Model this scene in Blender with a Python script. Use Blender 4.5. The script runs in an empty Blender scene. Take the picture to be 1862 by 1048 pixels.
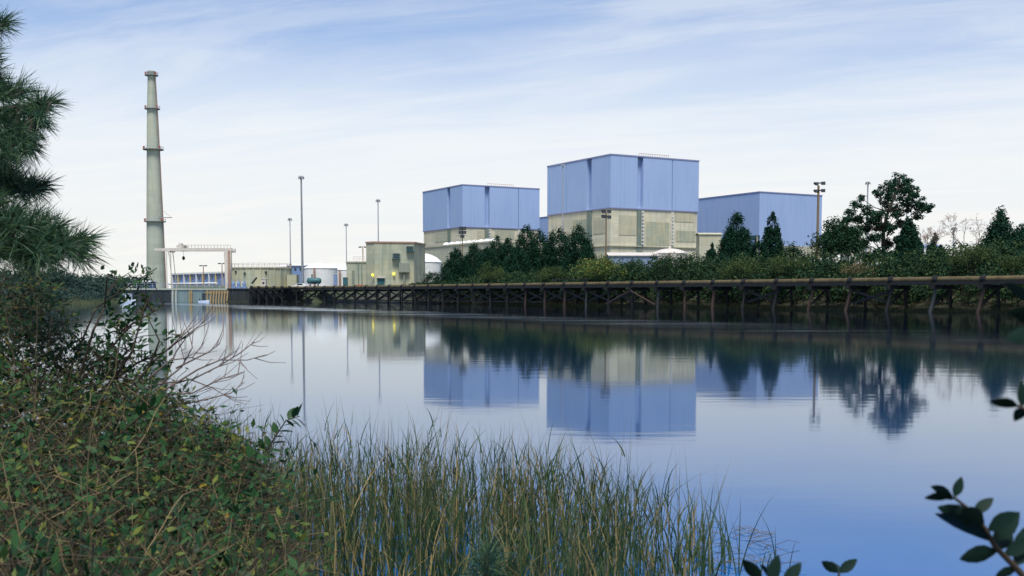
import bpy, math, random
import numpy as np
from mathutils import Vector

random.seed(7)
RNG = np.random.default_rng(7)
scene = bpy.context.scene
COL = scene.collection

# ------------------------------------------------------------------ camera
F, CX, CY, HOR, EYE = 1990.0, 931.0, 684.0, 535.0, 1.7     # focal length, principal point and horizon in photo pixels
PITCH = math.atan((CY - HOR) / F)
cam_data = bpy.data.cameras.new('camera')
cam = bpy.data.objects.new('camera', cam_data)
COL.objects.link(cam)
cam.location = (0, 0, EYE)
cam.rotation_euler = (math.pi / 2 - PITCH, 0, 0)
cam_data.sensor_width = 36.0
cam_data.lens = F / 1862.0 * 36.0
cam_data.shift_y = (CY - 524.0) / 1862.0
cam_data.clip_start = 0.05
cam_data.clip_end = 12000.0
cam_data.dof.use_dof = True
cam_data.dof.focus_distance = 60.0
cam_data.dof.aperture_fstop = 9.0
scene.camera = cam

# ------------------------------------------------------------------ sky, sun, exposure
SUN_DIR = Vector((0.0, -0.42, 0.91)).normalized()
world = bpy.data.worlds.new('World')
scene.world = world
world.use_nodes = True
wt = world.node_tree
wt.nodes.clear()
def wn(kind, **kw):
    n = wt.nodes.new(kind)
    for k, v in kw.items():
        setattr(n, k, v)
    return n
def wmath(op, a, b=None, c=None, clamp=False):
    n = wn('ShaderNodeMath', operation=op, use_clamp=clamp)
    for i, x in enumerate((a, b, c)):
        if x is None:
            continue
        if isinstance(x, (int, float)):
            n.inputs[i].default_value = x
        else:
            wt.links.new(x, n.inputs[i])
    return n.outputs[0]
def wramp(x, a, b, lo=0.0, hi=1.0):
    n = wn('ShaderNodeMapRange', interpolation_type='SMOOTHSTEP')
    wt.links.new(x, n.inputs['Value'])
    n.inputs['From Min'].default_value = a; n.inputs['From Max'].default_value = b
    n.inputs['To Min'].default_value = lo; n.inputs['To Max'].default_value = hi
    return n.outputs['Result']
SKY = 0.098
sky = wn('ShaderNodeTexSky', sky_type='NISHITA')
sky.sun_disc = False
sky.sun_elevation = math.asin(SUN_DIR.z)
sky.sun_rotation = math.atan2(SUN_DIR.x, SUN_DIR.y)
sky.altitude = 0.0
sky.air_density = 1.0
sky.dust_density = 0.3
sky.ozone_density = 3.0
tc = wn('ShaderNodeTexCoord')
sep = wn('ShaderNodeSeparateXYZ')
wt.links.new(tc.outputs['Generated'], sep.inputs[0])
dz = wmath('MAXIMUM', sep.outputs['Z'], 0.0)
den = wmath('ADD', dz, 0.10)
cu = wmath('DIVIDE', sep.outputs['X'], den)
cv = wmath('DIVIDE', sep.outputs['Y'], den)
comb = wn('ShaderNodeCombineXYZ')
wt.links.new(cu, comb.inputs[0]); wt.links.new(cv, comb.inputs[1])
def cirrus(rot, sx, sy, scale, detail, rough, dist):
    tw_ = wn('ShaderNodeMapping')
    tw_.inputs['Rotation'].default_value = (0, 0, rot)
    wt.links.new(comb.outputs[0], tw_.inputs['Vector'])
    mp = wn('ShaderNodeMapping')
    mp.inputs['Scale'].default_value = (sx, sy, 1)
    wt.links.new(tw_.outputs[0], mp.inputs['Vector'])
    nz = wn('ShaderNodeTexNoise')
    nz.inputs['Scale'].default_value = scale
    nz.inputs['Detail'].default_value = detail
    nz.inputs['Roughness'].default_value = rough
    nz.inputs['Distortion'].default_value = dist
    wt.links.new(mp.outputs[0], nz.inputs['Vector'])
    return nz.outputs['Fac']
wisps = cirrus(math.radians(24), 0.5, 1.7, 1.5, 13.0, 0.64, 0.7)      # long streaks
sheets = cirrus(math.radians(24), 0.7, 1.1, 0.62, 5.0, 0.55, 0.4)      # broad veils
wisp_f = wramp(wisps, 0.36, 0.66)
sheet_f = wramp(sheets, 0.36, 0.62)
veil = wramp(dz, 0.10, 0.32, 0.99, 0.02)                              # thin overcast thickens towards the horizon
a1 = wmath('MULTIPLY', wisp_f, 0.24)
a2 = wmath('MULTIPLY', sheet_f, 0.30)
cl = wmath('ADD', a1, a2)
inv = wmath('SUBTRACT', 1.0, veil)
cl2 = wmath('MULTIPLY', cl, inv)
cover = wmath('ADD', veil, cl2, clamp=True)
loss = wmath('MULTIPLY', wmath('SUBTRACT', 1.0, wisp_f), 0.07)
cover = wmath('SUBTRACT', cover, loss, clamp=True)
tint = wn('ShaderNodeMix', data_type='RGBA', blend_type='MULTIPLY')
tint.inputs['Factor'].default_value = 1.0
wt.links.new(sky.outputs['Color'], tint.inputs['A'])
tint.inputs['B'].default_value = (0.32, 0.71, 1.10, 1)
mix = wn('ShaderNodeMix', data_type='RGBA')
wt.links.new(cover, mix.inputs['Factor'])
wt.links.new(tint.outputs['Result'], mix.inputs['A'])
cmix = wn('ShaderNodeMix', data_type='RGBA')                            # cream haze low down, cooler white veil higher up
wt.links.new(wramp(dz, 0.0, 0.17), cmix.inputs['Factor'])
cmix.inputs['A'].default_value = tuple(c / SKY for c in (0.755, 0.743, 0.708)) + (1,)
cmix.inputs['B'].default_value = tuple(c / SKY for c in (0.69, 0.72, 0.748)) + (1,)
wt.links.new(cmix.outputs['Result'], mix.inputs['B'])
bg = wn('ShaderNodeBackground')
bg.inputs['Strength'].default_value = SKY
wt.links.new(mix.outputs['Result'], bg.inputs['Color'])
wo = wn('ShaderNodeOutputWorld')
wt.links.new(bg.outputs[0], wo.inputs['Surface'])

sun_data = bpy.data.lights.new('sun', 'SUN')
sun_data.energy = 3.6
sun_data.angle = math.radians(20)
sun_data.color = (1.0, 0.95, 0.86)
sun = bpy.data.objects.new('sun', sun_data)
COL.objects.link(sun)
sun.rotation_euler = (-SUN_DIR).to_track_quat('-Z', 'Y').to_euler()

vs = scene.view_settings
vs.view_transform = 'Standard'
vs.look = 'None'
vs.gamma = 1.0
vs.use_curve_mapping = False
vs.exposure = 0.36
scene.render.engine = 'CYCLES'
scene.cycles.use_denoising = True
scene.cycles.max_bounces = 6
scene.cycles.diffuse_bounces = 3
scene.cycles.glossy_bounces = 3
scene.cycles.transparent_max_bounces = 6

# ------------------------------------------------------------------ pixel -> place
_cp, _sp = math.cos(PITCH), math.sin(PITCH)
def P(u, v, Y):
    """The point that the photo shows at pixel (u, v), at distance Y along the ground."""
    x, y = (u - CX) / F, (CY - v) / F
    dy, dzz = _cp + y * _sp, -_sp + y * _cp
    s = Y / dy
    return Vector((x * s, Y, EYE + dzz * s))
def PA(u, v, Y):
    u = np.asarray(u, float); v = np.asarray(v, float); Y = np.asarray(Y, float)
    x, y = (u - CX) / F, (CY - v) / F
    dy, dzz = _cp + y * _sp, -_sp + y * _cp
    s = Y / dy
    return np.stack([x * s, Y + 0 * s, EYE + dzz * s], -1)
def px_of(p):
    x, y, z = p[0], p[1], p[2] - EYE
    fwd = y * _cp - z * _sp; up = y * _sp + z * _cp
    return CX + F * x / fwd, CY - F * up / fwd

# ------------------------------------------------------------------ materials
MATS = {}
def material(name, c1, c2=None, rough=0.8, scale=3.0, detail=6.0, bump=0.0, bump_scale=None, island=False,
             c3=None, stretch=(1, 1, 1), spec=0.3, trans=0.0, metal=0.0, emit=None, emit_strength=0.0, contrast=(0.3, 0.7), c3_pos=0.93):
    m = bpy.data.materials.new(name)
    m.use_nodes = True
    t = m.node_tree
    bs = t.nodes['Principled BSDF']
    bs.inputs['Roughness'].default_value = rough
    bs.inputs['Specular IOR Level'].default_value = spec
    bs.inputs['Metallic'].default_value = metal
    if emit:
        bs.inputs['Emission Color'].default_value = (*emit, 1)
        bs.inputs['Emission Strength'].default_value = emit_strength
    c2 = c2 or c1
    texc = t.nodes.new('ShaderNodeTexCoord')
    mp = t.nodes.new('ShaderNodeMapping')
    mp.inputs['Scale'].default_value = stretch
    t.links.new(texc.outputs['Object'], mp.inputs['Vector'])
    nz = t.nodes.new('ShaderNodeTexNoise')
    nz.inputs['Scale'].default_value = scale
    nz.inputs['Detail'].default_value = detail
    nz.inputs['Roughness'].default_value = 0.6
    t.links.new(mp.outputs[0], nz.inputs['Vector'])
    rp = t.nodes.new('ShaderNodeValToRGB')
    rp.color_ramp.elements[0].position = contrast[0]
    rp.color_ramp.elements[0].color = (*c1, 1)
    rp.color_ramp.elements[1].position = contrast[1]
    rp.color_ramp.elements[1].color = (*c2, 1)
    if island:
        g = t.nodes.new('ShaderNodeNewGeometry')
        if c3:
            e = rp.color_ramp.elements.new(c3_pos)
            rp.color_ramp.elements[1].position = 0.75
            rp.color_ramp.elements[0].position = 0.0
            e.color = (*c3, 1)
        else:
            rp.color_ramp.elements[0].position = 0.0
            rp.color_ramp.elements[1].position = 1.0
        ad = t.nodes.new('ShaderNodeMath'); ad.operation = 'MULTIPLY_ADD'
        t.links.new(nz.outputs['Fac'], ad.inputs[0]); ad.inputs[1].default_value = 0.5
        sb = t.nodes.new('ShaderNodeMath'); sb.operation = 'SUBTRACT'
        t.links.new(g.outputs['Random Per Island'], sb.inputs[0]); sb.inputs[1].default_value = 0.25
        t.links.new(sb.outputs[0], ad.inputs[2])
        t.links.new(ad.outputs[0], rp.inputs['Fac'])
    else:
        t.links.new(nz.outputs['Fac'], rp.inputs['Fac'])
    t.links.new(rp.outputs['Color'], bs.inputs['Base Color'])
    if bump:
        nb = t.nodes.new('ShaderNodeTexNoise')
        nb.inputs['Scale'].default_value = bump_scale or scale * 4
        nb.inputs['Detail'].default_value = 5
        t.links.new(mp.outputs[0], nb.inputs['Vector'])
        bp = t.nodes.new('ShaderNodeBump')
        bp.inputs['Strength'].default_value = bump
        bp.inputs['Distance'].default_value = 0.05
        t.links.new(nb.outputs['Fac'], bp.inputs['Height'])
        t.links.new(bp.outputs[0], bs.inputs['Normal'])
    if trans:
        out = t.nodes['Material Output']
        tr = t.nodes.new('ShaderNodeBsdfTranslucent')
        t.links.new(rp.outputs['Color'], tr.inputs['Color'])
        mx = t.nodes.new('ShaderNodeMixShader')
        mx.inputs[0].default_value = trans
        t.links.new(bs.outputs[0], mx.inputs[1]); t.links.new(tr.outputs[0], mx.inputs[2])
        t.links.new(mx.outputs[0], out.inputs['Surface'])
    MATS[name] = m
    return m

material('trim', (0.22, 0.24, 0.42), (0.26, 0.28, 0.46), rough=0.6)
material('blue_paint', (0.15, 0.24, 0.43), (0.22, 0.31, 0.50), rough=0.6, scale=0.8)
material('white_paint', (0.68, 0.68, 0.66), (0.80, 0.80, 0.78), rough=0.6, scale=0.5)
material('cream_paint', (0.52, 0.48, 0.43), (0.66, 0.61, 0.55), rough=0.6, scale=0.5)
material('grey_metal', (0.22, 0.24, 0.27), (0.32, 0.34, 0.36), rough=0.5, scale=2, metal=0.2)
material('pole_metal', (0.30, 0.32, 0.38), (0.40, 0.41, 0.46), rough=0.55, scale=2)
material('rust_metal', (0.30, 0.15, 0.10), (0.42, 0.28, 0.22), rough=0.8, scale=3)
material('dark_metal', (0.015, 0.02, 0.025), (0.03, 0.035, 0.04), rough=0.6, scale=4)
material('dark_recess', (0.03, 0.04, 0.045), (0.05, 0.06, 0.06), rough=0.8, scale=4)
material('wood_pole', (0.16, 0.11, 0.06), (0.26, 0.19, 0.11), rough=0.9, scale=3, stretch=(6, 6, 0.4))
material('creosote', (0.007, 0.008, 0.008), (0.020, 0.019, 0.017), rough=0.85, scale=2.5, stretch=(5, 5, 0.6), bump=0.4)
material('brown_timber', (0.026, 0.017, 0.013), (0.07, 0.042, 0.031), rough=0.9, scale=3, stretch=(5, 5, 0.5), bump=0.4)
material('grey_timber', (0.02, 0.024, 0.025), (0.055, 0.056, 0.052), rough=0.9, scale=3, stretch=(5, 5, 0.5), bump=0.4)
material('pipe_skin', (0.06, 0.046, 0.02), (0.14, 0.108, 0.052), rough=0.8, scale=1.2, detail=8)
material('mud', (0.028, 0.032, 0.02), (0.07, 0.068, 0.038), rough=0.75, scale=0.5, detail=9, bump=0.5, bump_scale=3)
material('soil', (0.02, 0.018, 0.012), (0.06, 0.05, 0.03), rough=0.95, scale=2.0, detail=9, bump=0.6, bump_scale=10)
material('turf', (0.022, 0.040, 0.018), (0.055, 0.062, 0.028), rough=0.95, scale=0.4, detail=9)
material('sheet_wall', (0.018, 0.026, 0.026), (0.045, 0.052, 0.048), rough=0.8, scale=0.5, stretch=(2, 2, 0.3))
material('slate_paint', (0.16, 0.23, 0.33), (0.22, 0.29, 0.40), rough=0.7)
material('glass', (0.02, 0.03, 0.045), rough=0.08, spec=0.6)
material('lamp_glass', (0.55, 0.56, 0.58), rough=0.25, spec=0.5)
material('yellow_lamp', (0.9, 0.7, 0.05), emit=(1.0, 0.82, 0.05), emit_strength=2.0)
material('red_paint', (0.45, 0.06, 0.03), (0.55, 0.10, 0.05), rough=0.6)
material('teal_paint', (0.03, 0.10, 0.12), (0.05, 0.15, 0.17), rough=0.5)
material('yellow_paint', (0.55, 0.42, 0.14), (0.66, 0.52, 0.2), rough=0.6)
material('ochre_timber', (0.30, 0.20, 0.08), (0.44, 0.31, 0.15), rough=0.9, scale=1.5, stretch=(4, 4, 0.5))

def concrete(name, base, dark, warm, panel=(3.0, 1.2), patch=0.09, vary=0.84, seam=0.7):
    m = bpy.data.materials.new(name)
    m.use_nodes = True
    t = m.node_tree
    bs = t.nodes['Principled BSDF']
    bs.inputs['Roughness'].default_value = 0.9
    bs.inputs['Specular IOR Level'].default_value = 0.2
    g = t.nodes.new('ShaderNodeTexCoord')
    sx = t.nodes.new('ShaderNodeSeparateXYZ'); t.links.new(g.outputs['Object'], sx.inputs[0])
    ad = t.nodes.new('ShaderNodeMath'); ad.operation = 'ADD'
    t.links.new(sx.outputs['X'], ad.inputs[0]); t.links.new(sx.outputs['Y'], ad.inputs[1])
    cb = t.nodes.new('ShaderNodeCombineXYZ')
    t.links.new(ad.outputs[0], cb.inputs[0]); t.links.new(sx.outputs['Z'], cb.inputs[1])
    br = t.nodes.new('ShaderNodeTexBrick')
    t.links.new(cb.outputs[0], br.inputs['Vector'])
    br.inputs['Scale'].default_value = 1.0
    br.inputs['Brick Width'].default_value = panel[0]
    br.inputs['Row Height'].default_value = panel[1]
    br.inputs['Mortar Size'].default_value = 0.035
    br.inputs['Color1'].default_value = (*base, 1)
    br.inputs['Color2'].default_value = (*[b * vary for b in base], 1)
    br.inputs['Mortar'].default_value = (*[b * seam for b in base], 1)
    n1 = t.nodes.new('ShaderNodeTexNoise'); n1.inputs['Scale'].default_value = patch; n1.inputs['Detail'].default_value = 8
    t.links.new(g.outputs['Object'], n1.inputs['Vector'])
    r1 = t.nodes.new('ShaderNodeMapRange'); r1.inputs['From Min'].default_value = 0.42; r1.inputs['From Max'].default_value = 0.64
    t.links.new(n1.outputs['Fac'], r1.inputs['Value'])
    m1 = t.nodes.new('ShaderNodeMix'); m1.data_type = 'RGBA'
    f1 = t.nodes.new('ShaderNodeMath'); f1.operation = 'MULTIPLY'; f1.inputs[1].default_value = 0.6
    t.links.new(r1.outputs[0], f1.inputs[0]); t.links.new(f1.outputs[0], m1.inputs['Factor'])
    t.links.new(br.outputs['Color'], m1.inputs['A']); m1.inputs['B'].default_value = (*warm, 1)
    mp = t.nodes.new('ShaderNodeMapping'); mp.inputs['Scale'].default_value = (0.9, 0.9, 0.07)
    t.links.new(g.outputs['Object'], mp.inputs['Vector'])
    n2 = t.nodes.new('ShaderNodeTexNoise'); n2.inputs['Scale'].default_value = 0.9; n2.inputs['Detail'].default_value = 7
    t.links.new(mp.outputs[0], n2.inputs['Vector'])
    r2 = t.nodes.new('ShaderNodeMapRange'); r2.inputs['From Min'].default_value = 0.48; r2.inputs['From Max'].default_value = 0.72
    t.links.new(n2.outputs['Fac'], r2.inputs['Value'])
    f2 = t.nodes.new('ShaderNodeMath'); f2.operation = 'MULTIPLY'; f2.inputs[1].default_value = 0.7
    t.links.new(r2.outputs[0], f2.inputs[0])
    m2 = t.nodes.new('ShaderNodeMix'); m2.data_type = 'RGBA'
    t.links.new(f2.outputs[0], m2.inputs['Factor'])
    t.links.new(m1.outputs['Result'], m2.inputs['A']); m2.inputs['B'].default_value = (*dark, 1)
    t.links.new(m2.outputs['Result'], bs.inputs['Base Color'])
    MATS[name] = m
concrete('concrete', (0.68, 0.64, 0.49), (0.42, 0.42, 0.33), (0.76, 0.66, 0.44), (6.0, 1.5), 0.06)
concrete('siding', (0.345, 0.465, 0.71), (0.285, 0.405, 0.655), (0.365, 0.48, 0.715), (1.1, 7.3), 0.05, vary=0.975, seam=0.94)
concrete('turbine_siding', (0.335, 0.45, 0.695), (0.275, 0.39, 0.64), (0.355, 0.465, 0.70), (1.2, 9.0), 0.05, vary=0.975, seam=0.94)
concrete('concrete_plain', (0.44, 0.46, 0.35), (0.24, 0.29, 0.24), (0.54, 0.48, 0.30), (3.0, 1.3), 0.18)
concrete('concrete_low', (0.52, 0.51, 0.39), (0.35, 0.36, 0.29), (0.56, 0.50, 0.33), (5.0, 2.0), 0.1)
concrete('concrete_wall', (0.20, 0.26, 0.23), (0.11, 0.16, 0.15), (0.27, 0.27, 0.19), (2.5, 4.0), 0.3)
concrete('chimney_skin', (0.43, 0.47, 0.39), (0.30, 0.35, 0.31), (0.50, 0.50, 0.37), (7.0, 3.0), 0.05)

material('cedar_leaf', (0.007, 0.028, 0.019), (0.022, 0.062, 0.036), island=True, rough=0.9, scale=0.8, trans=0.12, spec=0.03)
material('dark_leaf', (0.009, 0.030, 0.018), (0.030, 0.068, 0.034), island=True, rough=0.9, scale=0.6, trans=0.15, spec=0.04)
material('pine_leaf', (0.010, 0.036, 0.024), (0.032, 0.080, 0.045), island=True, rough=0.9, scale=0.8, trans=0.12, spec=0.04)
material('olive_leaf', (0.030, 0.058, 0.024), (0.085, 0.118, 0.042), island=True, rough=0.9, scale=0.5, trans=0.2, spec=0.04)
material('yellow_leaf', (0.03, 0.075, 0.02), (0.11, 0.16, 0.035), c3=(0.22, 0.21, 0.05), island=True, rough=0.7, scale=0.5, trans=0.25, spec=0.2)
material('tan_leaf', (0.09, 0.08, 0.04), (0.20, 0.17, 0.08), island=True, rough=0.8, scale=0.5, trans=0.2, spec=0.2)
material('brush_leaf', (0.008, 0.030, 0.018), (0.034, 0.070, 0.034), c3=(0.075, 0.105, 0.036), island=True, rough=0.9, scale=0.16, trans=0.15, spec=0.04)
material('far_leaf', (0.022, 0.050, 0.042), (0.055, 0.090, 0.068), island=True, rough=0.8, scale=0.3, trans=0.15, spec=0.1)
material('red_bud', (0.22, 0.13, 0.10), (0.34, 0.20, 0.15), island=True, rough=0.9)
material('marsh_blade', (0.045, 0.07, 0.025), (0.14, 0.14, 0.06), island=True, rough=0.8, scale=0.3, trans=0.2)
material('bark', (0.025, 0.021, 0.016), (0.07, 0.056, 0.043), rough=0.95, scale=4, stretch=(4, 4, 0.8), bump=0.6)
material('pale_bark', (0.20, 0.17, 0.14), (0.32, 0.28, 0.24), rough=0.95, scale=4)
material('near_needle', (0.025, 0.075, 0.045), (0.070, 0.150, 0.075), c3=(0.11, 0.18, 0.07), island=True, rough=0.5, scale=2.0, trans=0.25, spec=0.4)
material('near_leaf', (0.006, 0.030, 0.014), (0.028, 0.085, 0.024), c3=(0.14, 0.16, 0.03), c3_pos=0.985, island=True, rough=0.5, scale=1.5, trans=0.2, spec=0.15)
material('shaded_leaf', (0.004, 0.016, 0.008), (0.014, 0.045, 0.016), island=True, rough=0.6, scale=1.5, trans=0.1, spec=0.1)  # darkened thicket leaf green, interior shade painted into the colour
material('yellowing_leaf', (0.16, 0.15, 0.02), (0.32, 0.22, 0.03), island=True, rough=0.5, trans=0.25)
material('gloss_leaf', (0.004, 0.017, 0.013), (0.009, 0.026, 0.018), rough=0.6, scale=20, spec=0.12)
material('twig', (0.05, 0.038, 0.020), (0.21, 0.16, 0.08), island=True, rough=0.9, scale=2)
material('dark_twig', (0.02, 0.016, 0.012), (0.06, 0.045, 0.03), island=True, rough=0.9, scale=2)
material('grey_twig', (0.12, 0.09, 0.08), (0.22, 0.17, 0.15), island=True, rough=0.9, scale=4)
material('dry_grass', (0.05, 0.07, 0.028), (0.18, 0.15, 0.07), island=True, rough=0.9, scale=2, trans=0.2)
material('dead_reed', (0.05, 0.04, 0.03), (0.18, 0.14, 0.09), island=True, rough=0.8, scale=5)

def reed_material():
    m = material('reed_blade', (0.010, 0.036, 0.017), (0.052, 0.092, 0.027), c3=(0.32, 0.23, 0.09), c3_pos=0.88, island=True, rough=0.6, scale=0.7, trans=0.2, spec=0.3)
    t = m.node_tree
    rp = [n for n in t.nodes if n.type == 'VALTORGB'][0]
    bs = t.nodes['Principled BSDF']
    at = t.nodes.new('ShaderNodeUVMap')
    sx = t.nodes.new('ShaderNodeSeparateXYZ'); t.links.new(at.outputs[0], sx.inputs[0])
    mr = t.nodes.new('ShaderNodeMapRange'); mr.interpolation_type = 'SMOOTHSTEP'
    mr.inputs['From Min'].default_value = 0.68; mr.inputs['From Max'].default_value = 1.0
    mr.inputs['To Max'].default_value = 0.8
    t.links.new(sx.outputs['Y'], mr.inputs['Value'])
    mx = t.nodes.new('ShaderNodeMix'); mx.data_type = 'RGBA'
    t.links.new(mr.outputs[0], mx.inputs['Factor'])
    t.links.new(rp.outputs['Color'], mx.inputs['A']); mx.inputs['B'].default_value = (0.26, 0.19, 0.09, 1)
    for n in t.nodes:
        if n.type in ('BSDF_PRINCIPLED', 'BSDF_TRANSLUCENT'):
            t.links.new(mx.outputs['Result'], n.inputs[0])
reed_material()
material('reed_leaf', (0.010, 0.038, 0.017), (0.056, 0.096, 0.028), c3=(0.24, 0.18, 0.075), island=True, rough=0.6, scale=0.7, trans=0.2, spec=0.25)

def water_material():
    m = bpy.data.materials.new('water')
    m.use_nodes = True
    t = m.node_tree
    t.nodes.remove(t.nodes['Principled BSDF'])
    bs = t.nodes.new('ShaderNodeBsdfGlossy'); bs.distribution = 'GGX'
    bs.inputs['Color'].default_value = (0.88, 0.94, 1.0, 1)
    body = t.nodes.new('ShaderNodeBsdfDiffuse'); 
    fr = t.nodes.new('ShaderNodeFresnel'); fr.inputs['IOR'].default_value = 1.43
    thru = t.nodes.new('ShaderNodeMath'); thru.operation = 'SUBTRACT'; thru.inputs[0].default_value = 1.0   # light is lost on its way in and out
    t.links.new(fr.outputs[0], thru.inputs[1])
    sc_ = t.nodes.new('ShaderNodeVectorMath'); sc_.operation = 'SCALE'; sc_.inputs[0].default_value = (0.0005, 0.15, 0.50)
    sq = t.nodes.new('ShaderNodeMath'); sq.operation = 'POWER'; sq.inputs[1].default_value = 2.0
    t.links.new(thru.outputs[0], sq.inputs[0]); t.links.new(sq.outputs[0], sc_.inputs['Scale']); t.links.new(sc_.outputs[0], body.inputs['Color'])
    mx = t.nodes.new('ShaderNodeMixShader')
    t.links.new(fr.outputs[0], mx.inputs[0]); t.links.new(body.outputs[0], mx.inputs[1]); t.links.new(bs.outputs[0], mx.inputs[2])
    t.links.new(mx.outputs[0], t.nodes['Material Output'].inputs['Surface'])
    g = t.nodes.new('ShaderNodeTexCoord')
    def noise(sx, sy, scale, detail, off=0.0):
        mp = t.nodes.new('ShaderNodeMapping'); mp.inputs['Scale'].default_value = (sx, sy, 1); mp.inputs['Location'].default_value = (off, off, 0)
        t.links.new(g.outputs['Object'], mp.inputs['Vector'])
        n = t.nodes.new('ShaderNodeTexNoise'); n.inputs['Scale'].default_value = scale; n.inputs['Detail'].default_value = detail
        t.links.new(mp.outputs[0], n.inputs['Vector'])
        return n.outputs['Fac']
    # wind-ruffled streaks lying some way off the far bank
    sep = t.nodes.new('ShaderNodeSeparateXYZ'); t.links.new(g.outputs['Object'], sep.inputs[0])
    def mth(op, a, b):
        n = t.nodes.new('ShaderNodeMath'); n.operation = op
        for i, x in enumerate((a, b)):
            if isinstance(x, (int, float)): n.inputs[i].default_value = x
            else: t.links.new(x, n.inputs[i])
        return n.outputs[0]
    def band(y, c, w):
        d = mth('ABSOLUTE', mth('SUBTRACT', y, c), 0)
        n = t.nodes.new('ShaderNodeMapRange'); n.interpolation_type = 'SMOOTHSTEP'
        n.inputs['From Min'].default_value = w; n.inputs['From Max'].default_value = w * 0.25
        t.links.new(d, n.inputs['Value'])
        return n.outputs[0]
    wob = mth('MULTIPLY', mth('SUBTRACT', noise(1, 1, 0.03, 3), 0.5), 30)
    yy = mth('ADD', mth('ADD', sep.outputs['Y'], mth('MULTIPLY', sep.outputs['X'], 1.9)), wob)
    b1 = band(yy, 80, 15)
    st = noise(0.02, 0.35, 1.0, 4, 3.0)
    sr = t.nodes.new('ShaderNodeMapRange'); sr.inputs['From Min'].default_value = 0.42; sr.inputs['From Max'].default_value = 0.62
    t.links.new(st, sr.inputs['Value'])
    lw = t.nodes.new('ShaderNodeMapRange'); lw.inputs['From Min'].default_value = 22; lw.inputs['From Max'].default_value = -6
    lw.inputs['To Min'].default_value = 0.12
    t.links.new(sep.outputs['X'], lw.inputs['Value'])
    ruff = mth('MULTIPLY', mth('MULTIPLY', b1, sr.outputs[0]), lw.outputs[0])
    rgh = mth('ADD', mth('MULTIPLY', ruff, 0.13), 0.048)
    t.links.new(rgh, bs.inputs['Roughness'])
    w1 = noise(0.5, 1.6, 1.1, 3)
    bp = t.nodes.new('ShaderNodeBump'); bp.inputs['Strength'].default_value = 0.03; bp.inputs['Distance'].default_value = 0.05
    t.links.new(w1, bp.inputs['Height'])
    t.links.new(bp.outputs[0], bs.inputs['Normal'])
    MATS['water'] = m
water_material()

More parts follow.
